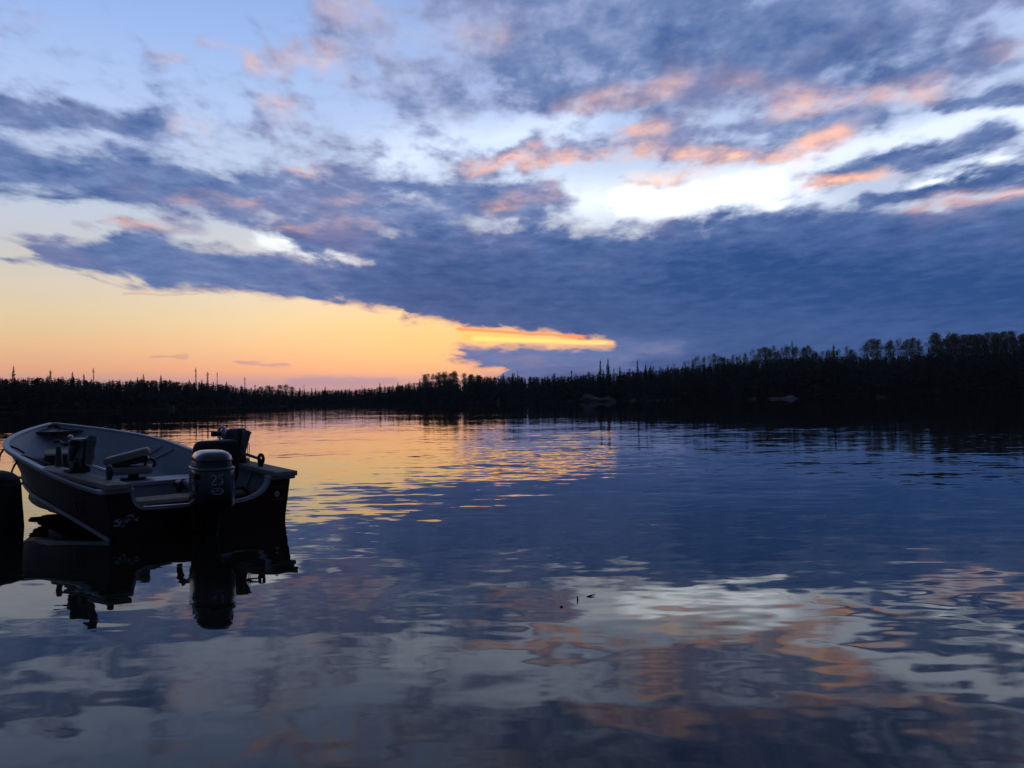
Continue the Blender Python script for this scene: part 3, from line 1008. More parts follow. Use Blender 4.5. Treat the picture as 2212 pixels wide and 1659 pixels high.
rock(782, 31, 2.6, 'long pale boulder at the waterline, brightest rock on the right shore', seed=1, mt='rock')
rock(752, 9, 2.6, 'grey hump of rock just left of the long pale boulder', seed=2)
o = rock(594, 46, 6.5, 'wide grey rock outcrop sloping up from the water left of centre right shore', seed=3)
rock(631, 17, 1.6, 'flat grey rock at the waterline right of the wide outcrop', seed=4)
for i, x in enumerate((649, 657, 664)):
    rock(x, 4, 1.4, 'small grey stone in the row at the waterline right of the wide outcrop', 'row of small shore stones', seed=5 + i)
rock(672, 2.6, 2.6, 'small upright stone at the waterline right of the row of small stones', seed=9)
rock(168, 13, 8, 'grey rock face among the dark trees of the left shore, behind the boat', seed=10, t=3)
rock(880, 12, 3, 'dim grey rock at the waterline far right of the pale boulder', seed=11)
rock(500, 8, 4, 'dim grey rock on the bank below the central hill', seed=12, t=1)

# ------------------------------------------------------------------ the boat
BX, BY, BH, BL = -2.717, 7.040, 0.7916, 4.4


def bworld(l):
    c_, s_ = math.cos(BH), math.sin(BH)
    return Vector((BX + l[0] * c_ - l[1] * s_, BY + l[0] * s_ + l[1] * c_, l[2]))


def gun(y):          # half beam and height of the gunwale
    s_ = y / BL
    t2 = min(max((s_ - .6) / .4, 0), 1)
    b = .831 + .026 * math.sin(min(s_ / .6, 1) * math.pi / 2)
    if s_ > .6:
        b = .857 * (1 - t2 ** 2.19) + .026 * t2 ** 2.19
    return b, .405 + .485 * s_ ** 1.511


ST_Y = [0, .37, 1.05, 1.6, 2.2, 2.65, 3.0, 3.4, 3.8, 4.15, 4.4]
ST_B = [.775, .780, .785, .785, .775, .74, .68, .56, .38, .18, .015]
ST_Z = [.0, .043, .115, .168, .22, .285, .365, .46, .57, .68, .80]
KL_Z = [-.18, -.18, -.18, -.18, -.17, -.15, -.11, -.03, .12, .40, .78]


def hull_pts(y):
    bg, zg = gun(y)
    bs = float(interp(y, ST_Y, ST_B))
    zs = float(interp(y, ST_Y, ST_Z))
    zk = float(interp(y, ST_Y, KL_Z))
    bs = min(bs, bg * .985)
    mid = (bs + (bg - bs) * .42, zs + (zg - zs) * .5)
    low = (bs * .86, zs - (zs - zk) * .22)
    bot = (bs * .45, zs - (zs - zk) * .66)
    return [(bg, zg), (bs + (bg - bs) * .75, zs + (zg - zs) * .8), mid, (bs + (bg - bs) * .12, zs + (zg - zs) * .2), (bs, zs), low, bot, (0, zk)]


boat = empty('motor_boat', (BX, BY, 0), BH, 'dark maroon open fishing boat with light grey inside moored at the left of the lake', 'boat')
YS = list(np.linspace(0, 2.6, 14)) + list(np.linspace(2.75, 4.4, 22))
top, bott = MB(), MB()
rt, rb = [], []
for y in YS:
    h = hull_pts(y)
    full = [(-x, z) for x, z in h] + [(x, z) for x, z in h[-2::-1]]
    rt.append([(x, y, z) for x, z in full])
n = len(rt[0])
top.rings([r[0:5] for r in rt], False, False, closed=False)
top.rings([r[n - 5:n] for r in rt], False, False, closed=False)
top.build('hull_side', M['maroon'], boat)
bott.rings([r[4:n - 4] for r in rt], False, False, closed=False)
bott.build('hull_bottom', M['bottom'], boat)
# inside skin
ln = MB()
rings = []
for y in YS[:-1]:
    bg, zg = gun(y)
    bs = min(float(interp(y, ST_Y, ST_B)), bg * .985)
    zs = float(interp(y, ST_Y, ST_Z))
    zk = float(interp(y, ST_Y, KL_Z))
    ins = min(.03, bg * .4)
    zf = min(max(.06, zk + .08), max(zs - .02, zk + .02))
    if y > 3.6: zf = max(zf, zs - .03)
    pts = [(bg - ins, zg - .004), (bs + (bg - bs) * .5 - ins, zs + (zg - zs) * .5), (max(bs - ins, .005), max(zs + .02, zf)), (max(bs * .5 - ins, .003), max(zf, zs - .10 * min(1, bs / .4)))]
    yy = max(y, .05)
    rings.append([(-x, yy, z) for x, z in pts] + [(x, yy, z) for x, z in pts[::-1]])
ln.rings(rings, False, False, closed=False)
liner = ln.build('inner_lining', M['liner'], boat)
# gunwale rail
gp = [(-gun(y)[0], y, gun(y)[1]) for y in YS] + [(gun(y)[0], y, gun(y)[1]) for y in YS[::-1]]
rl = MB()
rings = []
for i, p in enumerate(gp):
    a = Vector(gp[max(i - 1, 0)])
    b = Vector(gp[min(i + 1, len(gp) - 1)])
    t = (b - a).normalized()
    o_ = Vector((-t.y, t.x, 0)).normalized()     # outward on the port side
    c = Vector(p)
    rings.append([c + o_ * .026 + Vector((0, 0, .006)), c + o_ * .020 + Vector((0, 0, .018)), c - o_ * .030 + Vector((0, 0, .018)), c - o_ * .036 + Vector((0, 0, .004)),
                  c - o_ * .030 + Vector((0, 0, -.010)), c + o_ * .020 + Vector((0, 0, -.022))])
rl.rings(rings)
rl.build('gunwale_rail', M['rail'], boat)
# pale spray rails
for sgn in (-1, 1):
    sr = MB()
    rings = []
    for y in np.linspace(.05, 4.3, 40):
        bs = min(float(interp(y, ST_Y, ST_B)), gun(y)[0] * .985)
        zs = float(interp(y, ST_Y, ST_Z))
        w = .020 if y < 3.6 else .012
        rings.append([(sgn * (bs + .012), y, zs + w), (sgn * (bs + .016), y, zs - w * .6), (sgn * (bs - .025), y, zs - w * 1.3), (sgn * (bs - .02), y, zs + w * .6)])
    sr.rings(rings)
    sr.build('spray_rail', M['strake'], boat)
# transom with its cut-out for the motor
notch = [(-.625, .415), (-.612, .36), (-.60, .315), (-.575, .278), (-.53, .256), (-.46, .250), (.25, .228), (.36, .236), (.44, .252), (.51, .280), (.56, .318), (.592, .360), (.606, .398)]
z0g = gun(0)[1]
outl = [(-.829, z0g)] + notch + [(.829, z0g - .004)] + [(.80, .20), (.772, .035), (.745, -.01), (.34, -.125), (0, -.185), (-.34, -.125), (-.745, -.01), (-.772, .035), (-.80, .20)]
tr = MB()
tr.prism(outl, -.004, .045)
tr.build('transom', M['maroon'], boat, smooth=False)
nr = MB()
rings = []
for i, (x, z) in enumerate(notch):
    a, b = Vector(notch[max(i - 1, 0)]), Vector(notch[min(i + 1, len(notch) - 1)])
    t = (b - a).normalized()
    nn = Vector((-t.y, t.x))
    rings.append([(x + nn.x * .008, -.014, z + nn.y * .008), (x - nn.x * .020, -.014, z - nn.y * .020), (x - nn.x * .020, .054, z - nn.y * .020), (x + nn.x * .008, .054, z + nn.y * .008)])
nr.rings(rings)
nr.build('notch_trim', M['rail'], boat)
for sgn, xin in ((-1, .615), (1, .605)):
    cc = MB()
    cc.box((sgn * (xin + .87) / 2, .03, z0g + .004), (.87 - xin, .13, .045))
    cc.build('corner_cap', M['rail'], boat, bevel=.012)
# floor, thwarts and stern bench
fl = MB()
rings = []
for y in np.linspace(.05, 3.6, 24):
    bs = float(interp(y, ST_Y, ST_B)) * .92
    z_ = .085 + max(0, y - 2.4) * .05
    rings.append([(-bs, y, z_), (bs, y, z_)])
fl.rings(rings, False, False, closed=False)
fl.build('floor', M['bench'], boat)


def thwart(y0, y1, z, zb, mt, name, half, trim=None):
    b = MB()
    b.box((0, (y0 + y1) / 2, z - .02), (half * 2, y1 - y0, .04))
    o = b.build(name, mt, boat, bevel=.008)
    return o


th = thwart(1.35, 1.85, .345, 0, M['rail'], 'middle_bench', .765)
b = MB(); b.box((0, 1.60, .205), (1.50, .44, .238)); b.build('bench_box', M['liner'], th, bevel=.01)
thwart(.50, .86, .250, 0, M['bench'], 'stern_bench', .755)
b = MB(); b.box((0, .68, .155), (1.44, .30, .145)); b.build('bench_support', M['black'], boat)
b = MB(); b.box((-.42, .68, .2525), (.045, .375, .008)); b.box((-.42, .493, .19), (.045, .006, .13)); b.build('bench_strap', M['black'], boat)
# black sheet drawn for the shade inside the bow, deck box
bp = MB()
pts = [(-gun(y)[0] + .02, y) for y in (4.08, 4.2, 4.3, 4.37)] + [(gun(y)[0] - .02, y) for y in (4.37, 4.3, 4.2, 4.08)]
bp.add([(x, y, gun(y)[1] - .035) for x, y in pts] + [(x, y, gun(y)[1] - .055) for x, y in pts],
       [tuple(range(8)), tuple(range(15, 7, -1))] + [(i, (i + 1) % 8, (i + 1) % 8 + 8, i + 8) for i in range(8)])
bp.build('bow_shade_sheet', M['black'], boat)
db = MB()
db.add([(-.46, 3.02, .30), (-.02, 3.02, .30), (-.02, 3.62, .34), (-.30, 3.62, .34), (-.46, 3.02, .56), (-.02, 3.02, .56), (-.02, 3.62, .58), (-.30, 3.62, .58)],
       [(0, 1, 5, 4), (1, 2, 6, 5), (2, 3, 7, 6), (3, 0, 4, 7), (3, 2, 1, 0), (4, 5, 6, 7)])
bx = db.build('deck_box', M['black'], boat, bevel=.012)
db = MB()
db.add([(-.47, 2.99, .562), (-.01, 2.99, .562), (-.01, 3.63, .582), (-.31, 3.63, .582), (-.47, 2.99, .588), (-.01, 2.99, .588), (-.01, 3.63, .606), (-.31, 3.63, .606)],
       [(0, 1, 5, 4), (1, 2, 6, 5), (2, 3, 7, 6), (3, 0, 4, 7), (3, 2, 1, 0), (4, 5, 6, 7)])
db.build('box_lid', M['bench'], bx, bevel=.008)
# slanted ribs on the inside of the starboard side
for (ya, za, yb, zb) in ((2.91, .615, 3.27, .385), (2.63, .585, 3.24, .35), (.70, .40, .80, .17), (1.95, .535, 1.98, .22)):
    b = MB()
    f = lambda y, z: (float(interp(z, [float(interp(y, ST_Y, ST_Z)), gun(y)[1]], [float(interp(y, ST_Y, ST_B)), gun(y)[0]])) - .042)
    b.tube([(f(ya, za), ya, za), (f((ya + yb) / 2, (za + zb) / 2), (ya + yb) / 2, (za + zb) / 2), (f(yb, zb), yb, zb)], .011, 6)
    b.build('side_rib', M['rail'], boat)


def rbox(mb_, c, d, r, rot=None, nseg=5):
    """rounded slab: rounded in the local x-z plane, thick along y"""
    M_ = rot if rot is not None else Matrix.Identity(3)
    pts = []
    for (sx, sz, a0) in ((1, 1, 0), (-1, 1, 90), (-1, -1, 180), (1, -1, 270)):
        for k in range(nseg + 1):
            a = R(a0 + 90 * k / nseg)
            pts.append((sx * (d[0] / 2 - r) + r * math.cos(a), sz * (d[2] / 2 - r) + r * math.sin(a)))
    rings = []
    for (yy, k) in ((-d[1] / 2, .93), (-d[1] / 2 + .02, 1), (d[1] / 2 - .02, 1), (d[1] / 2, .93)):
        rings.append([Vector(c) + M_ @ Vector((x * k, yy, z * k)) for x, z in pts])
    mb_.rings(rings)


def rx(a): return Matrix.Rotation(R(a), 3, 'X')
def ry(a): return Matrix.Rotation(R(a), 3, 'Y')
def rz(a): return Matrix.Rotation(R(a), 3, 'Z')


# black helm seat behind the motor, right
b = MB(); b.tube([(.43, .98, .09), (.43, .98, .27)], .04, 10)
s1 = b.build('helm_seat', M['black'], boat)
b = MB(); rbox(b, (.43, .97, .31), (.46, .46, .09), .06, rx(0)); b.build('seat_cushion', M['black'], s1, bevel=.02)
b = MB(); rbox(b, (.435, .72, .535), (.46, .085, .44), .075, rx(6)); b.build('seat_backrest', M['black'], s1, bevel=.015)
# folded pale seat on the middle bench
A = rz(-22)
b = MB(); b.tube([(0, 1.68, .346), (0, 1.68, .362)], .125, 20); b.tube([(0, 1.68, .362), (0, 1.68, .40)], .05, 10)
s2 = b.build('folded_seat', M['black'], boat)
b = MB(); rbox(b, (0, 1.72, .445), (.40, .40, .075), .035, A); b.build('seat_cushion', M['vinyl'], s2, bevel=.02)
bmx = MB()
F = A @ ry(-14)
rbox(bmx, (-.03, 1.76, .585), (.44, .36, .075), .036, F)
bmx.build('seat_backrest', M['vinyl'], s2, bevel=.02)
bmx = MB(); rbox(bmx, (.0, 1.75, .525), (.36, .30, .05), .02, A @ ry(-10)); bmx.build('seat_padding', M['black'], s2, bevel=.01)
bmx = MB(); bmx.tube([(.16 + .05 * math.cos(R(a)), 1.66, .50 + .05 * math.sin(R(a))) for a in range(-60, 250, 25)], .016, 8); bmx.build('seat_hinge', M['black'], s2)

# decals on the transom: fish skeleton, round sticker, lined panels
FO, FX, FZ = (-.773, .151), .207 / 1300, .207 / 1300


def fishpt(x, y):
    return (FO[0] + (x - 220) * FX, FO[1] + (860 - y) * FZ * .95 - .010)


def flat(polys, yo=-.0075, th=.002):
    b_ = MB()
    for p_ in polys:
        b_.prism(p_, yo, yo + th)
    return b_


fp = [[(330, 640), (640, 560), (665, 600), (560, 760), (545, 960), (590, 960), (655, 640), (640, 560)],
      [(270, 680), (420, 600), (640, 560), (480, 640), (360, 690), (300, 750)],
      [(360, 690), (480, 660), (570, 830), (530, 860)],
      [(230, 930), (290, 880), (330, 910), (520, 900), (570, 830), (600, 850), (535, 975), (290, 980)],
      [(740, 620), (775, 600), (700, 760), (670, 800), (660, 780)], [(890, 600), (930, 590), (860, 740), (740, 870), (720, 850)],
      [(1010, 590), (1050, 590), (990, 760), (860, 880), (840, 870)], [(1120, 600), (1155, 620), (1100, 740), (1075, 740)],
      [(760, 520), (900, 470), (1060, 430), (1330, 385), (1180, 460), (1250, 520), (1310, 620), (1240, 600), (1190, 540), (1080, 500), (900, 505)],
      [(1240, 690), (1400, 650), (1520, 605), (1440, 720), (1450, 840), (1370, 770), (1270, 750)],
      [(690, 960), (830, 920), (760, 1010), (720, 1060)], [(610, 990), (640, 1000), (680, 1100)]]
flat([[fishpt(*q) for q in p_] for p_ in fp]).build('fish_skeleton_decal', M['white'], boat, smooth=False)
cir = lambda cx, cz, r_, n_=20, k=1: [(cx + r_ * math.cos(2 * math.pi * i / n_), cz + r_ * k * math.sin(2 * math.pi * i / n_)) for i in range(n_)]
stk = flat([cir(.688, .253, .026)]).build('round_sticker', M['white'], boat, smooth=False)
flat([[(.672, .246), (.680, .250), (.700, .260), (.704, .262), (.696, .252), (.680, .244)]], -.0095).build('sticker_mark', M['black'], stk, smooth=False)


def frame(x0, x1, z0, z1, w):
    return [[(x0, z0), (x1, z0), (x1, z0 + w), (x0, z0 + w)], [(x0, z1 - w), (x1, z1 - w), (x1, z1), (x0, z1)]]


flat(frame(.632, .765, .205, .325, .004)).build('panel_line', M['gold'], boat, smooth=False)
flat([[(-.775, .232), (-.62, .236), (-.60, .252), (-.605, .252), (-.622, .240), (-.775, .236)]]).build('panel_line', M['red'], boat, smooth=False)
# faint registration mark on the port side
b = MB()
def side(y, z):
    h_ = hull_pts(y)
    zz = [q[1] for q in h_[:5]][::-1]
    xx = [q[0] for q in h_[:5]][::-1]
    return -(float(interp(z, zz, xx)) + .004)
for (ya, yb, za, zb) in ((.62, .66, .16, .29), (.70, .74, .16, .29), (.62, .86, .28, .30), (.80, .84, .15, .27)):
    ps = [(side(y, z), y, z) for y, z in ((ya, za), (yb, za), (yb, zb), (ya, zb))]
    b.add(ps + [(p_[0] + .003, p_[1], p_[2]) for p_ in ps], [(0, 1, 2, 3), (7, 6, 5, 4), (0, 4, 5, 1), (1, 5, 6, 2), (2, 6, 7, 3), (3, 7, 4, 0)])
b.build('side_lettering', mat('faint_lettering', (.045, .03, .033), .6, 0, .3, 20), boat, smooth=False)


def bthing(name, o_, label, cat, group=None, dr=0.0):
    return empty(name, bworld(o_), BH + dr, label, cat, group)


# ------------------------------------------------------------------ outboard motor
om = bthing('outboard_motor', (-.035, -.10, -.025), 'black outboard motor with number 25 on its cowl, clamped to the boat stern', 'outboard motor', dr=R(-15))


def sect(z, wx, y0, y1, e=3.2, n_=28):
    r_ = []
    cy, hy = (y0 + y1) / 2, (y1 - y0) / 2
    for k in range(n_):
        a = 2 * math.pi * k / n_
        c_, s_ = math.cos(a), math.sin(a)
        r_.append((wx * math.copysign(abs(c_) ** (2 / e), c_), cy + hy * math.copysign(abs(s_) ** (2 / e), s_), z))
    return r_


b = MB()
b.rings([sect(.245, .120, -.46, -.02), sect(.262, .152, -.50, .0), (sect(.30, .166, -.525, .015)), sect(.42, .170, -.535, .02), sect(.53, .166, -.53, .02), sect(.580, .162, -.525, .015), sect(.590, .156, -.52, .01)])
cw = b.build('cowl', M['cowl'], om)
b = MB()
b.rings([sect(.588, .160, -.525, .014), sect(.592, .170, -.535, .02), sect(.606, .171, -.536, .02), sect(.612, .158, -.52, .012)])
b.build('cowl_band', M['grey'], cw)
b = MB()
b.rings([sect(.606, .150, -.508, .005), sect(.668, .142, -.495, -.005), sect(.672, .138, -.49, -.01)])
b.build('air_intake', M['black'], cw)
b = MB()
b.rings([sect(.664, .148, -.506, .0), sect(.670, .150, -.508, .002), sect(.700, .142, -.49, -.02), sect(.728, .122, -.45, -.06), sect(.744, .085, -.38, -.12, 2.6), sect(.748, .03, -.29, -.2, 2.2)])
b.build('cowl_cap', M['cap'], cw)
b = MB()
b.rings([sect(-.45, .03, -.30, .0), sect(-.2, .045, -.28, -.02), sect(.05, .06, -.28, .0), sect(.20, .085, -.34, .0), sect(.25, .11, -.40, .0)])
b.build('midsection', M['cowl'], om)
b = MB()
b.box((0, .06, .17), (.24, .05, .26)); b.box((-.08, .115, .10), (.03, .10, .10)); b.box((.08, .115, .10), (.03, .10, .10))
b.build('clamp_bracket', M['black'], om, bevel=.01)
b = MB(); b.box((0, -.15, -.12), (.20, .34, .012)); b.build('cavitation_plate', M['cowl'], om)
b = MB(); b.tube([(-.08, .06, .36), (-.13, .16, .43), (-.15, .24, .45)], [.022, .02, .018], 10)
th_ = b.build('tiller_handle', M['grey'], om)
b = MB(); b.tube([(-.15, .24, .452), (-.168, .33, .42), (-.172, .36, .36)], [.026, .028, .026], 10); b.build('grip', M['black'], th_)


# number and emblem on the rear face
def rear(x, z):
    return (x, z)


def stroke(pts, w):
    out = []
    P_ = [Vector(p) for p in pts]
    L_, R_ = [], []
    for i, p_ in enumerate(P_):
        a = P_[max(i - 1, 0)]
        c_ = P_[min(i + 1, len(P_) - 1)]
        t = (c_ - a).normalized()
        n_ = Vector((-t.y, t.x))
        ww = w[i] if isinstance(w, (list, tuple)) else w
        L_.append(p_ + n_ * ww / 2)
        R_.append(p_ - n_ * ww / 2)
    for i in range(len(P_) - 1):
        out.append([tuple(L_[i]), tuple(L_[i + 1]), tuple(R_[i + 1]), tuple(R_[i])])
    return out


two = stroke([(0, .062), (.006, .076), (.018, .082), (.031, .077), (.036, .062), (.028, .044), (.012, .022), (.0, .004)], [.004, .006, .007, .010, .011, .010, .006, .005]) + [[(0, 0), (.038, 0), (.042, .014), (.038, .014), (.034, .008), (0, .008)]]
five = stroke([(.062, .080), (.058, .056)], .005) + [[(.060, .083), (.090, .083), (.093, .089), (.090, .074), (.062, .074)]] + stroke([(.058, .054), (.072, .056), (.084, .048), (.088, .030), (.082, .012), (.068, .002), (.054, .0)], [.004, .007, .010, .011, .010, .006, .004])
NY = -.5385
num = MB()
for p_ in two + five:
    num.prism([(x - .046 - .004, z + .474) for x, z in p_], NY, NY + .012)
num.build('number', M['white'], cw, smooth=False)
em = MB()
ring_o, ring_i = cir(-.002, .424, .046, 28, .62), cir(-.002, .424, .040, 28, .58)
for i in range(28):
    j = (i + 1) % 28
    em.prism([ring_o[i], ring_o[j], ring_i[j], ring_i[i]], NY, NY + .012)
for cx in (-.028, -.002, .024):
    cz = .425 + (.004 if cx == -.002 else -.001)
    r1 = .0115 if cx == -.002 else .0095
    em.prism([(cx + (r1 if k % 2 == 0 else r1 * .42) * math.sin(math.pi * k / 5), cz + (r1 if k % 2 == 0 else r1 * .42) * math.cos(math.pi * k / 5)) for k in range(10)], NY, NY + .012)
for k in range(13):
    a = R(200 + 140 * k / 12)
    em.prism(cir(-.002 + .034 * math.cos(a), .424 + .0195 * math.sin(a), .0014, 6), NY, NY + .012)
em.build('star_emblem', M['white'], cw, smooth=False)
# end of the lettering on the port side of the cowl
le = MB()
for (ya, yb, za, zb) in ((-.47, -.462, .43, .475), (-.47, -.44, .43, .438), (-.47, -.44, .449, .456), (-.47, -.44, .467, .475), (-.425, -.417, .43, .475), (-.40, -.392, .43, .475)):
    xo = -.1705
    le.box((xo, (ya + yb) / 2, (za + zb) / 2), (.006, abs(yb - ya), zb - za))
le.build('side_letters', M['white'], cw, smooth=False)
b = MB(); b.box((-.169, -.43, .545), (.006, .10, .05)); b.build('side_panel', M['red'], cw, smooth=False)

# ------------------------------------------------------------------ planks on the gunwales


def plank(o_, pts, z0, z1, rise, label):
    e = bthing('wooden_plank', o_, label, 'plank', 'planks lying along the gunwales')
    b_ = MB()
    rings_ = []
    for (y, xa, xb) in pts:
        zb_ = z0 + rise * y
        zt = z1 + rise * y
        rings_.append([(xa - o_[0], y - o_[1], zb_ - o_[2]), (xb - o_[0], y - o_[1], zb_ - o_[2]), (xb - o_[0], y - o_[1], zt - o_[2]), (xa - o_[0], y - o_[1], zt - o_[2])])
    b_.rings(rings_)
    b_.build('board', M['wood'], e, bevel=.006)
    return e


p1 = plank((-.74, .8, .43), [(-.10, -.845, -.655), (.6, -.86, -.665), (1.2, -.865, -.67), (1.78, -.865, -.67)], .432, .474, .034, 'thick weathered plank on the port gunwale nearest the dock post')
p2 = plank((.74, .7, .43), [(-.13, .615, .835), (.6, .645, .865), (1.2, .655, .87), (1.7, .655, .87)], .430, .474, .050, 'weathered plank on the far gunwale, its bolted end overhanging the right corner of the stern')
b = MB()
for (x, y) in ((.66, .0), (.78, -.02), (.68, .45)):
    b.tube([(x - .74, y - .7, .474 + .05 * y - .43), (x - .74, y - .7, .482 + .05 * y - .43)], .010, 8)
b.build('bolt', M['steel'], p2)
b = MB()
for (x, y) in ((-.72, .02), (-.80, .05), (-.72, .35)):
    b.tube([(x + .74, y - .8, .474 + .034 * y - .43), (x + .74, y - .8, .481 + .034 * y - .43)], .009, 8)
b.build('bolt', M['steel'], p1)


# ------------------------------------------------------------------ downriggers
def downrigger(base, pts, label, crank=True):
    e = bthing('downrigger', base, label, 'downrigger', 'downriggers on the gunwale planks')
    L_ = lambda p_: Vector(p_) - Vector(base)
    b_ = MB(); b_.box(L_(pts['base']), (.17, .20, .035)); b_.box(L_(pts['base']) + Vector((0, 0, .05)), (.10, .14, .07))
    b_.build('base_plate', M['black'], e, bevel=.008)
    b_ = MB(); rbox(b_, L_(pts['box']), pts['boxd'], .04, rz(pts.get('bz', 90))); b_.box(L_(pts['box']) - Vector((0, 0, pts['boxd'][2] * .5 + .03)), (.08, .16, .10))
    b_.build('housing', M['black'], e, bevel=.012)
    wc = L_(pts['wheel'])
    b_ = MB()
    for r_, t_ in ((.075, .014), (.030, .016)):
        b_.tube([wc + pts['wa'] * 0 + Vector((0, r_ * math.cos(a), r_ * math.sin(a))) for a in np.linspace(0, 2 * math.pi, 25)[:-1]], t_, 8, closed=True)
    for a in (0, 2.1, 4.2):
        b_.tube([wc, wc + Vector((0, .075 * math.cos(a), .075 * math.sin(a)))], .010, 6)
    wl = b_.build('reel', M['steel'], e)
    b_ = MB(); b_.tube([wc, wc + Vector((-.06, .0, 0))], .018, 8)
    if not crank:
        b_.box(wc + Vector((-.07, .03, .0)), (.05, .05, .05))
    else: b_.tube([wc + Vector((-.06, 0, 0)), wc + Vector((-.07, .09, .03))], .012, 8); b_.tube([wc + Vector((-.07, .09, .03)), wc + Vector((-.12, .10, .03))], .016, 8)
    b_.build('crank', M['black'], wl)
    for (a, c_) in pts['tubes']:
        a, c_ = L_(a), L_(c_)
        d_ = (a - c_).normalized()
        x_ = d_.orthogonal().normalized()
        y_ = d_.cross(x_)
        b_ = MB()
        n_ = 16
        ring = lambda p_, r_: [p_ + (x_ * math.cos(2 * math.pi * k / n_) + y_ * math.sin(2 * math.pi * k / n_)) * r_ for k in range(n_)]
        b_.rings([ring(c_, .030), ring(c_.lerp(a, .5), .034), ring(c_.lerp(a, .96), .038), ring(a, .046), ring(a + d_ * .004, .040), ring(a - d_ * .02, .034), ring(a - d_ * .14, .024)])
        b_.build('rod_holder', M['holder'], e)
    b_ = MB()
    a, c_ = L_(pts['boom'][0]), L_(pts['boom'][1])
    b_.tube([a, c_], .015, 10)
    bo_ = b_.build('boom', M['steel'], e)
    b_ = MB()
    d_ = (c_ - a).normalized()
    b_.tube([c_ + d_ * .03 + Vector((0, .045 * math.cos(t_), .045 * math.sin(t_))) for t_ in np.linspace(0, 2 * math.pi, 17)[:-1]], .016, 8, closed=True)
    b_.box(c_ + d_ * .02 + Vector((0, 0, -.05)), (.03, .05, .10))
    b_.build('pulley', M['black'], bo_)
    b_ = MB(); b_.tube([L_(pts['ped'][0]), L_(pts['ped'][1])], [.035, .022], 10); b_.build('post', M['black'], e)
    return e


downrigger((-.72, 1.05, .505), dict(base=(-.72, 1.05, .525), box=(-.70, .95, .72), boxd=(.34, .10, .20), bz=90, wheel=(-.70, 1.30, .755), wa=Vector((0, 0, 0)),
           tubes=[((-.77, .96, .775), (-.74, 1.16, .60)), ((-.70, .70, .825), (-.70, .80, .60))], boom=((-.70, 1.02, .595), (-.70, .31, .552)), ped=((-.70, 1.64, .535), (-.70, 1.66, .72))),
           'black downrigger on the near plank, in front of the pale inside of the boat')
downrigger((.72, .86, .515), dict(base=(.72, .86, .535), box=(.72, .85, .775), boxd=(.24, .10, .17), bz=90, wheel=(.66, 1.06, .80), wa=Vector((0, 0, 0)),
           tubes=[((.70, 1.06, .835), (.70, 1.08, .66)), ((.72, .635, .82), (.72, .73, .62))], boom=((.72, .80, .617), (.72, .385, .567)), ped=((.72, .70, .52), (.72, .72, .60))),
           'black downrigger on the far plank, outlined against the orange water beside the motor', False)

# thin wire loop standing on the far plank
e = bthing('wire_loop', (.72, .61, .508), 'thin tall wire loop standing on the far plank beside the downrigger boom', 'wire loop')
b = MB()
lp = [(-.0, -.016, 0), (0, -.016, .18)] + [(0, -.016 * math.cos(a), .185 + .018 * math.sin(a)) for a in np.linspace(0.2, 2.9, 7)] + [(0, .016, .18), (0, .016, 0)]
b.tube([(p_[0], p_[1] * 1.0, p_[2]) for p_ in lp], .0035, 6)
b.build('wire', M['steel'], e)
# black cable coil in the stern corner
e = bthing('cable_coil', (.50, .38, .085), 'black coil of cable on the floor in the right stern corner of the boat', 'cable coil')
b = MB()
b.tube([((.10 + .004 * k % .03) * math.cos(k * .5), .03 * math.sin(k * .23), .11 + (.10 + .003 * k % .02) * math.sin(k * .5)) for k in range(44)], .010, 6)
b.tube([(.1, 0, .02), (.2, .2, .012), (.1, .4, .012), (-.1, .42, .012)], .010, 6)
b.build('cable', M['black'], e)

# ------------------------------------------------------------------ dock post and mooring lines
PX, PY = -4.775, 7.25
e = empty('dock_post', (PX, PY, 0), 0, 'thick black dock post cut by the left edge, beside the bow of the boat', 'dock post')
b = MB()
rings = []
r_ = random.Random(4)
for (z_, rr) in ((-.5, .285), (0, .281), (.12, .277), (.25, .271), (.36, .268), (.43, .262), (.475, .246), (.505, .21), (.518, .16), (.522, .08)):
    rings.append([(rr * (1 + .02 * math.sin(3 * a + z_ * 5) + .012 * math.sin(9 * a) + .008 * math.sin(23 * a + 3 * z_)) * math.cos(a), rr * (1 + .02 * math.sin(3 * a + z_ * 5)) * math.sin(a), z_ + .008 * math.sin(4 * a + 2)) for a in np.linspace(0, 2 * math.pi, 41)[:-1]])
b.rings(rings)
b.build('post_body', M['rubber'], e)
b = MB()
for z_ in (.40, .455):
    b.tube([((.272 - (z_ - .40) * .22) * math.cos(a), (.272 - (z_ - .40) * .22) * math.sin(a), z_) for a in np.linspace(0, 2 * math.pi, 41)[:-1]], .008, 6, closed=True)
b.build('band', M['rubber'], e)
b = MB()
b.tube([(.02 + .075 * math.cos(a), -.05 + .03 * math.sin(a), .548 + .02 * math.sin(a * 1 + 1)) for a in np.linspace(0, 2 * math.pi, 25)[:-1]], .010, 8, closed=True)
b.build('iron_ring', M['steel'], e)


def rope_thing(label, pts, r__, name='mooring_rope', group='mooring ropes'):
    o_ = Vector(pts[0])
    ee = empty(name, o_, 0, label, 'rope', group)
    P_ = [Vector(p_) for p_ in pts]
    sm = []
    for i in range(len(P_) - 1):
        p0, p1_, p2_, p3 = P_[max(i - 1, 0)], P_[i], P_[i + 1], P_[min(i + 2, len(P_) - 1)]
        for k in range(6):
            t = k / 6
            sm.append(.5 * ((2 * p1_) + (p2_ - p0) * t + (2 * p0 - 5 * p1_ + 4 * p2_ - p3) * t * t + (3 * p1_ - p0 - 3 * p2_ + p3) * t ** 3) - o_)
    sm.append(P_[-1] - o_)
    b_ = MB()
    b_.tube(sm, r__, 8)
    b_.build('line', M['rope'], ee)
    return ee


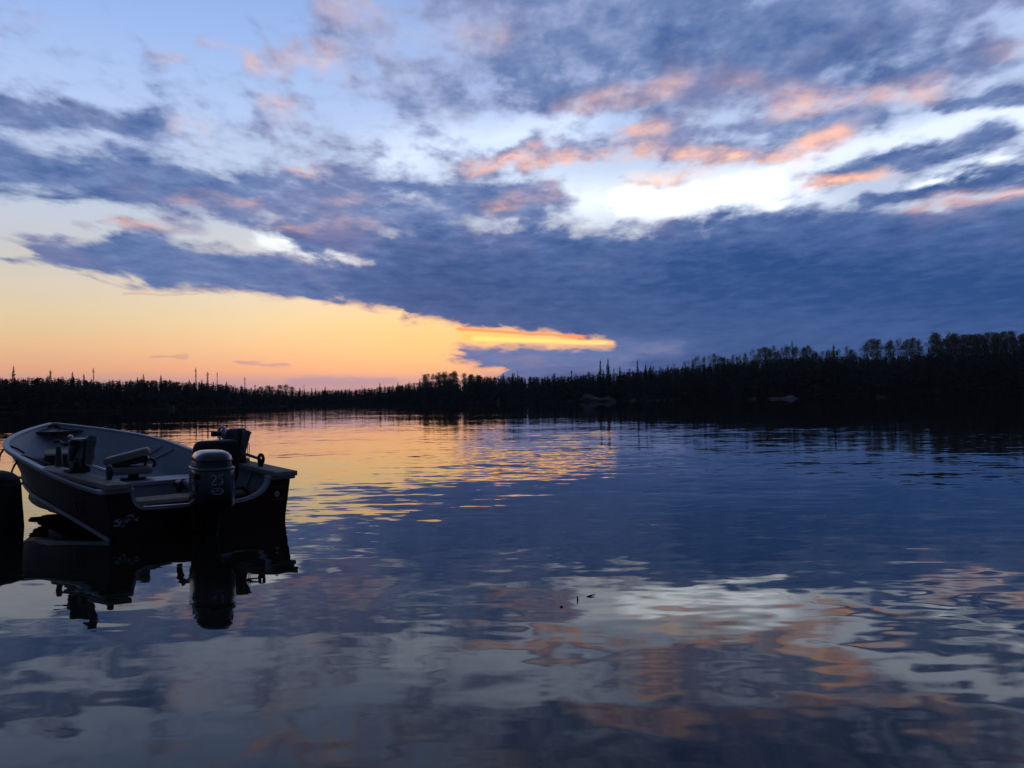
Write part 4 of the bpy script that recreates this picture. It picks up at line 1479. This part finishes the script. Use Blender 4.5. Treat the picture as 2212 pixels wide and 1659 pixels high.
W_ = bworld
rope_thing('brown rope arching from the post top up over the bow rail', [(PX + .0, PY - .05, .555), W_((-.90, 3.05, .50)), W_((-.835, 3.215, .60)), W_((-.77, 3.22, .675)), W_((-.70, 3.19, .66)), W_((-.62, 3.15, .60))], .011)
rope_thing('dark rope from the post shoulder over the port rail to the near plank', [(PX + .20, PY + .06, .46), W_((-.93, 2.35, .465)), W_((-.872, 2.40, .56)), W_((-.83, 2.38, .612)), W_((-.76, 2.2, .575)), W_((-.72, 1.85, .545))], .010)
rope_thing('thin pale bow line hanging inside the bow from its tip', [W_((.01, 4.25, .90)), W_((.03, 4.12, .78)), W_((.06, 3.9, .64)), W_((.08, 3.7, .60))], .006, 'bow_line', None)


# ------------------------------------------------------------------ bits floating on the water
def on_water(x4, y4):
    px_, py_ = x4 * .256, y4 * .256
    d = cf + cr * ((px_ - 512) / FPX) + cu * ((384 - py_) / FPX)
    t = -CAM_H / d.z
    return Vector((d.x * t, d.y * t, 0))


for (x4, y4, pts, lab, nm) in ((2255, 2344, [(0, 0, -.04), (.004, 0, .0), (.002, 0, .045)], 'short upright twig poking from the water near the bright reflection', 'twig'),
                               (2308, 2330, [(-.05, -.02, .0), (-.01, 0, .008), (.05, .03, .014)], 'slanting floating piece of bark right of the upright twig', 'bark_piece'),
                               (2193, 2371, [(-.018, 0, .0), (.0, 0, .006), (.018, 0, .0)], 'tiny dark crumb floating left of the upright twig', 'bark_piece')):
    p = on_water(x4, y4)
    b = MB()
    b.tube([(p_[0] * .5, p_[1] * .5, p_[2] * .5) for p_ in pts], [.003, .005, .0025], 7)
    o = b.build(nm, M['twig'], None, loc=p)
    tag(o, lab, 'twig' if nm == 'twig' else 'bark')

# ------------------------------------------------------------------ thin evening haze over the lake
hm = bpy.data.materials.new('haze')
hm.use_nodes = True
t = NT(hm.node_tree)
pv = t.n('ShaderNodeVolumePrincipled')
pv.inputs['Color'].default_value = (.85, .85, .9, 1)
pv.inputs['Density'].default_value = 0.00011
o = t.n('ShaderNodeOutputMaterial')
t.link(pv.outputs[0], o.inputs['Volume'])
b = MB()
b.box((0, 600, 17), (6400, 4600, 38.4))
hz = b.build('haze', hm, smooth=False)
tag(hz, kind='stuff')
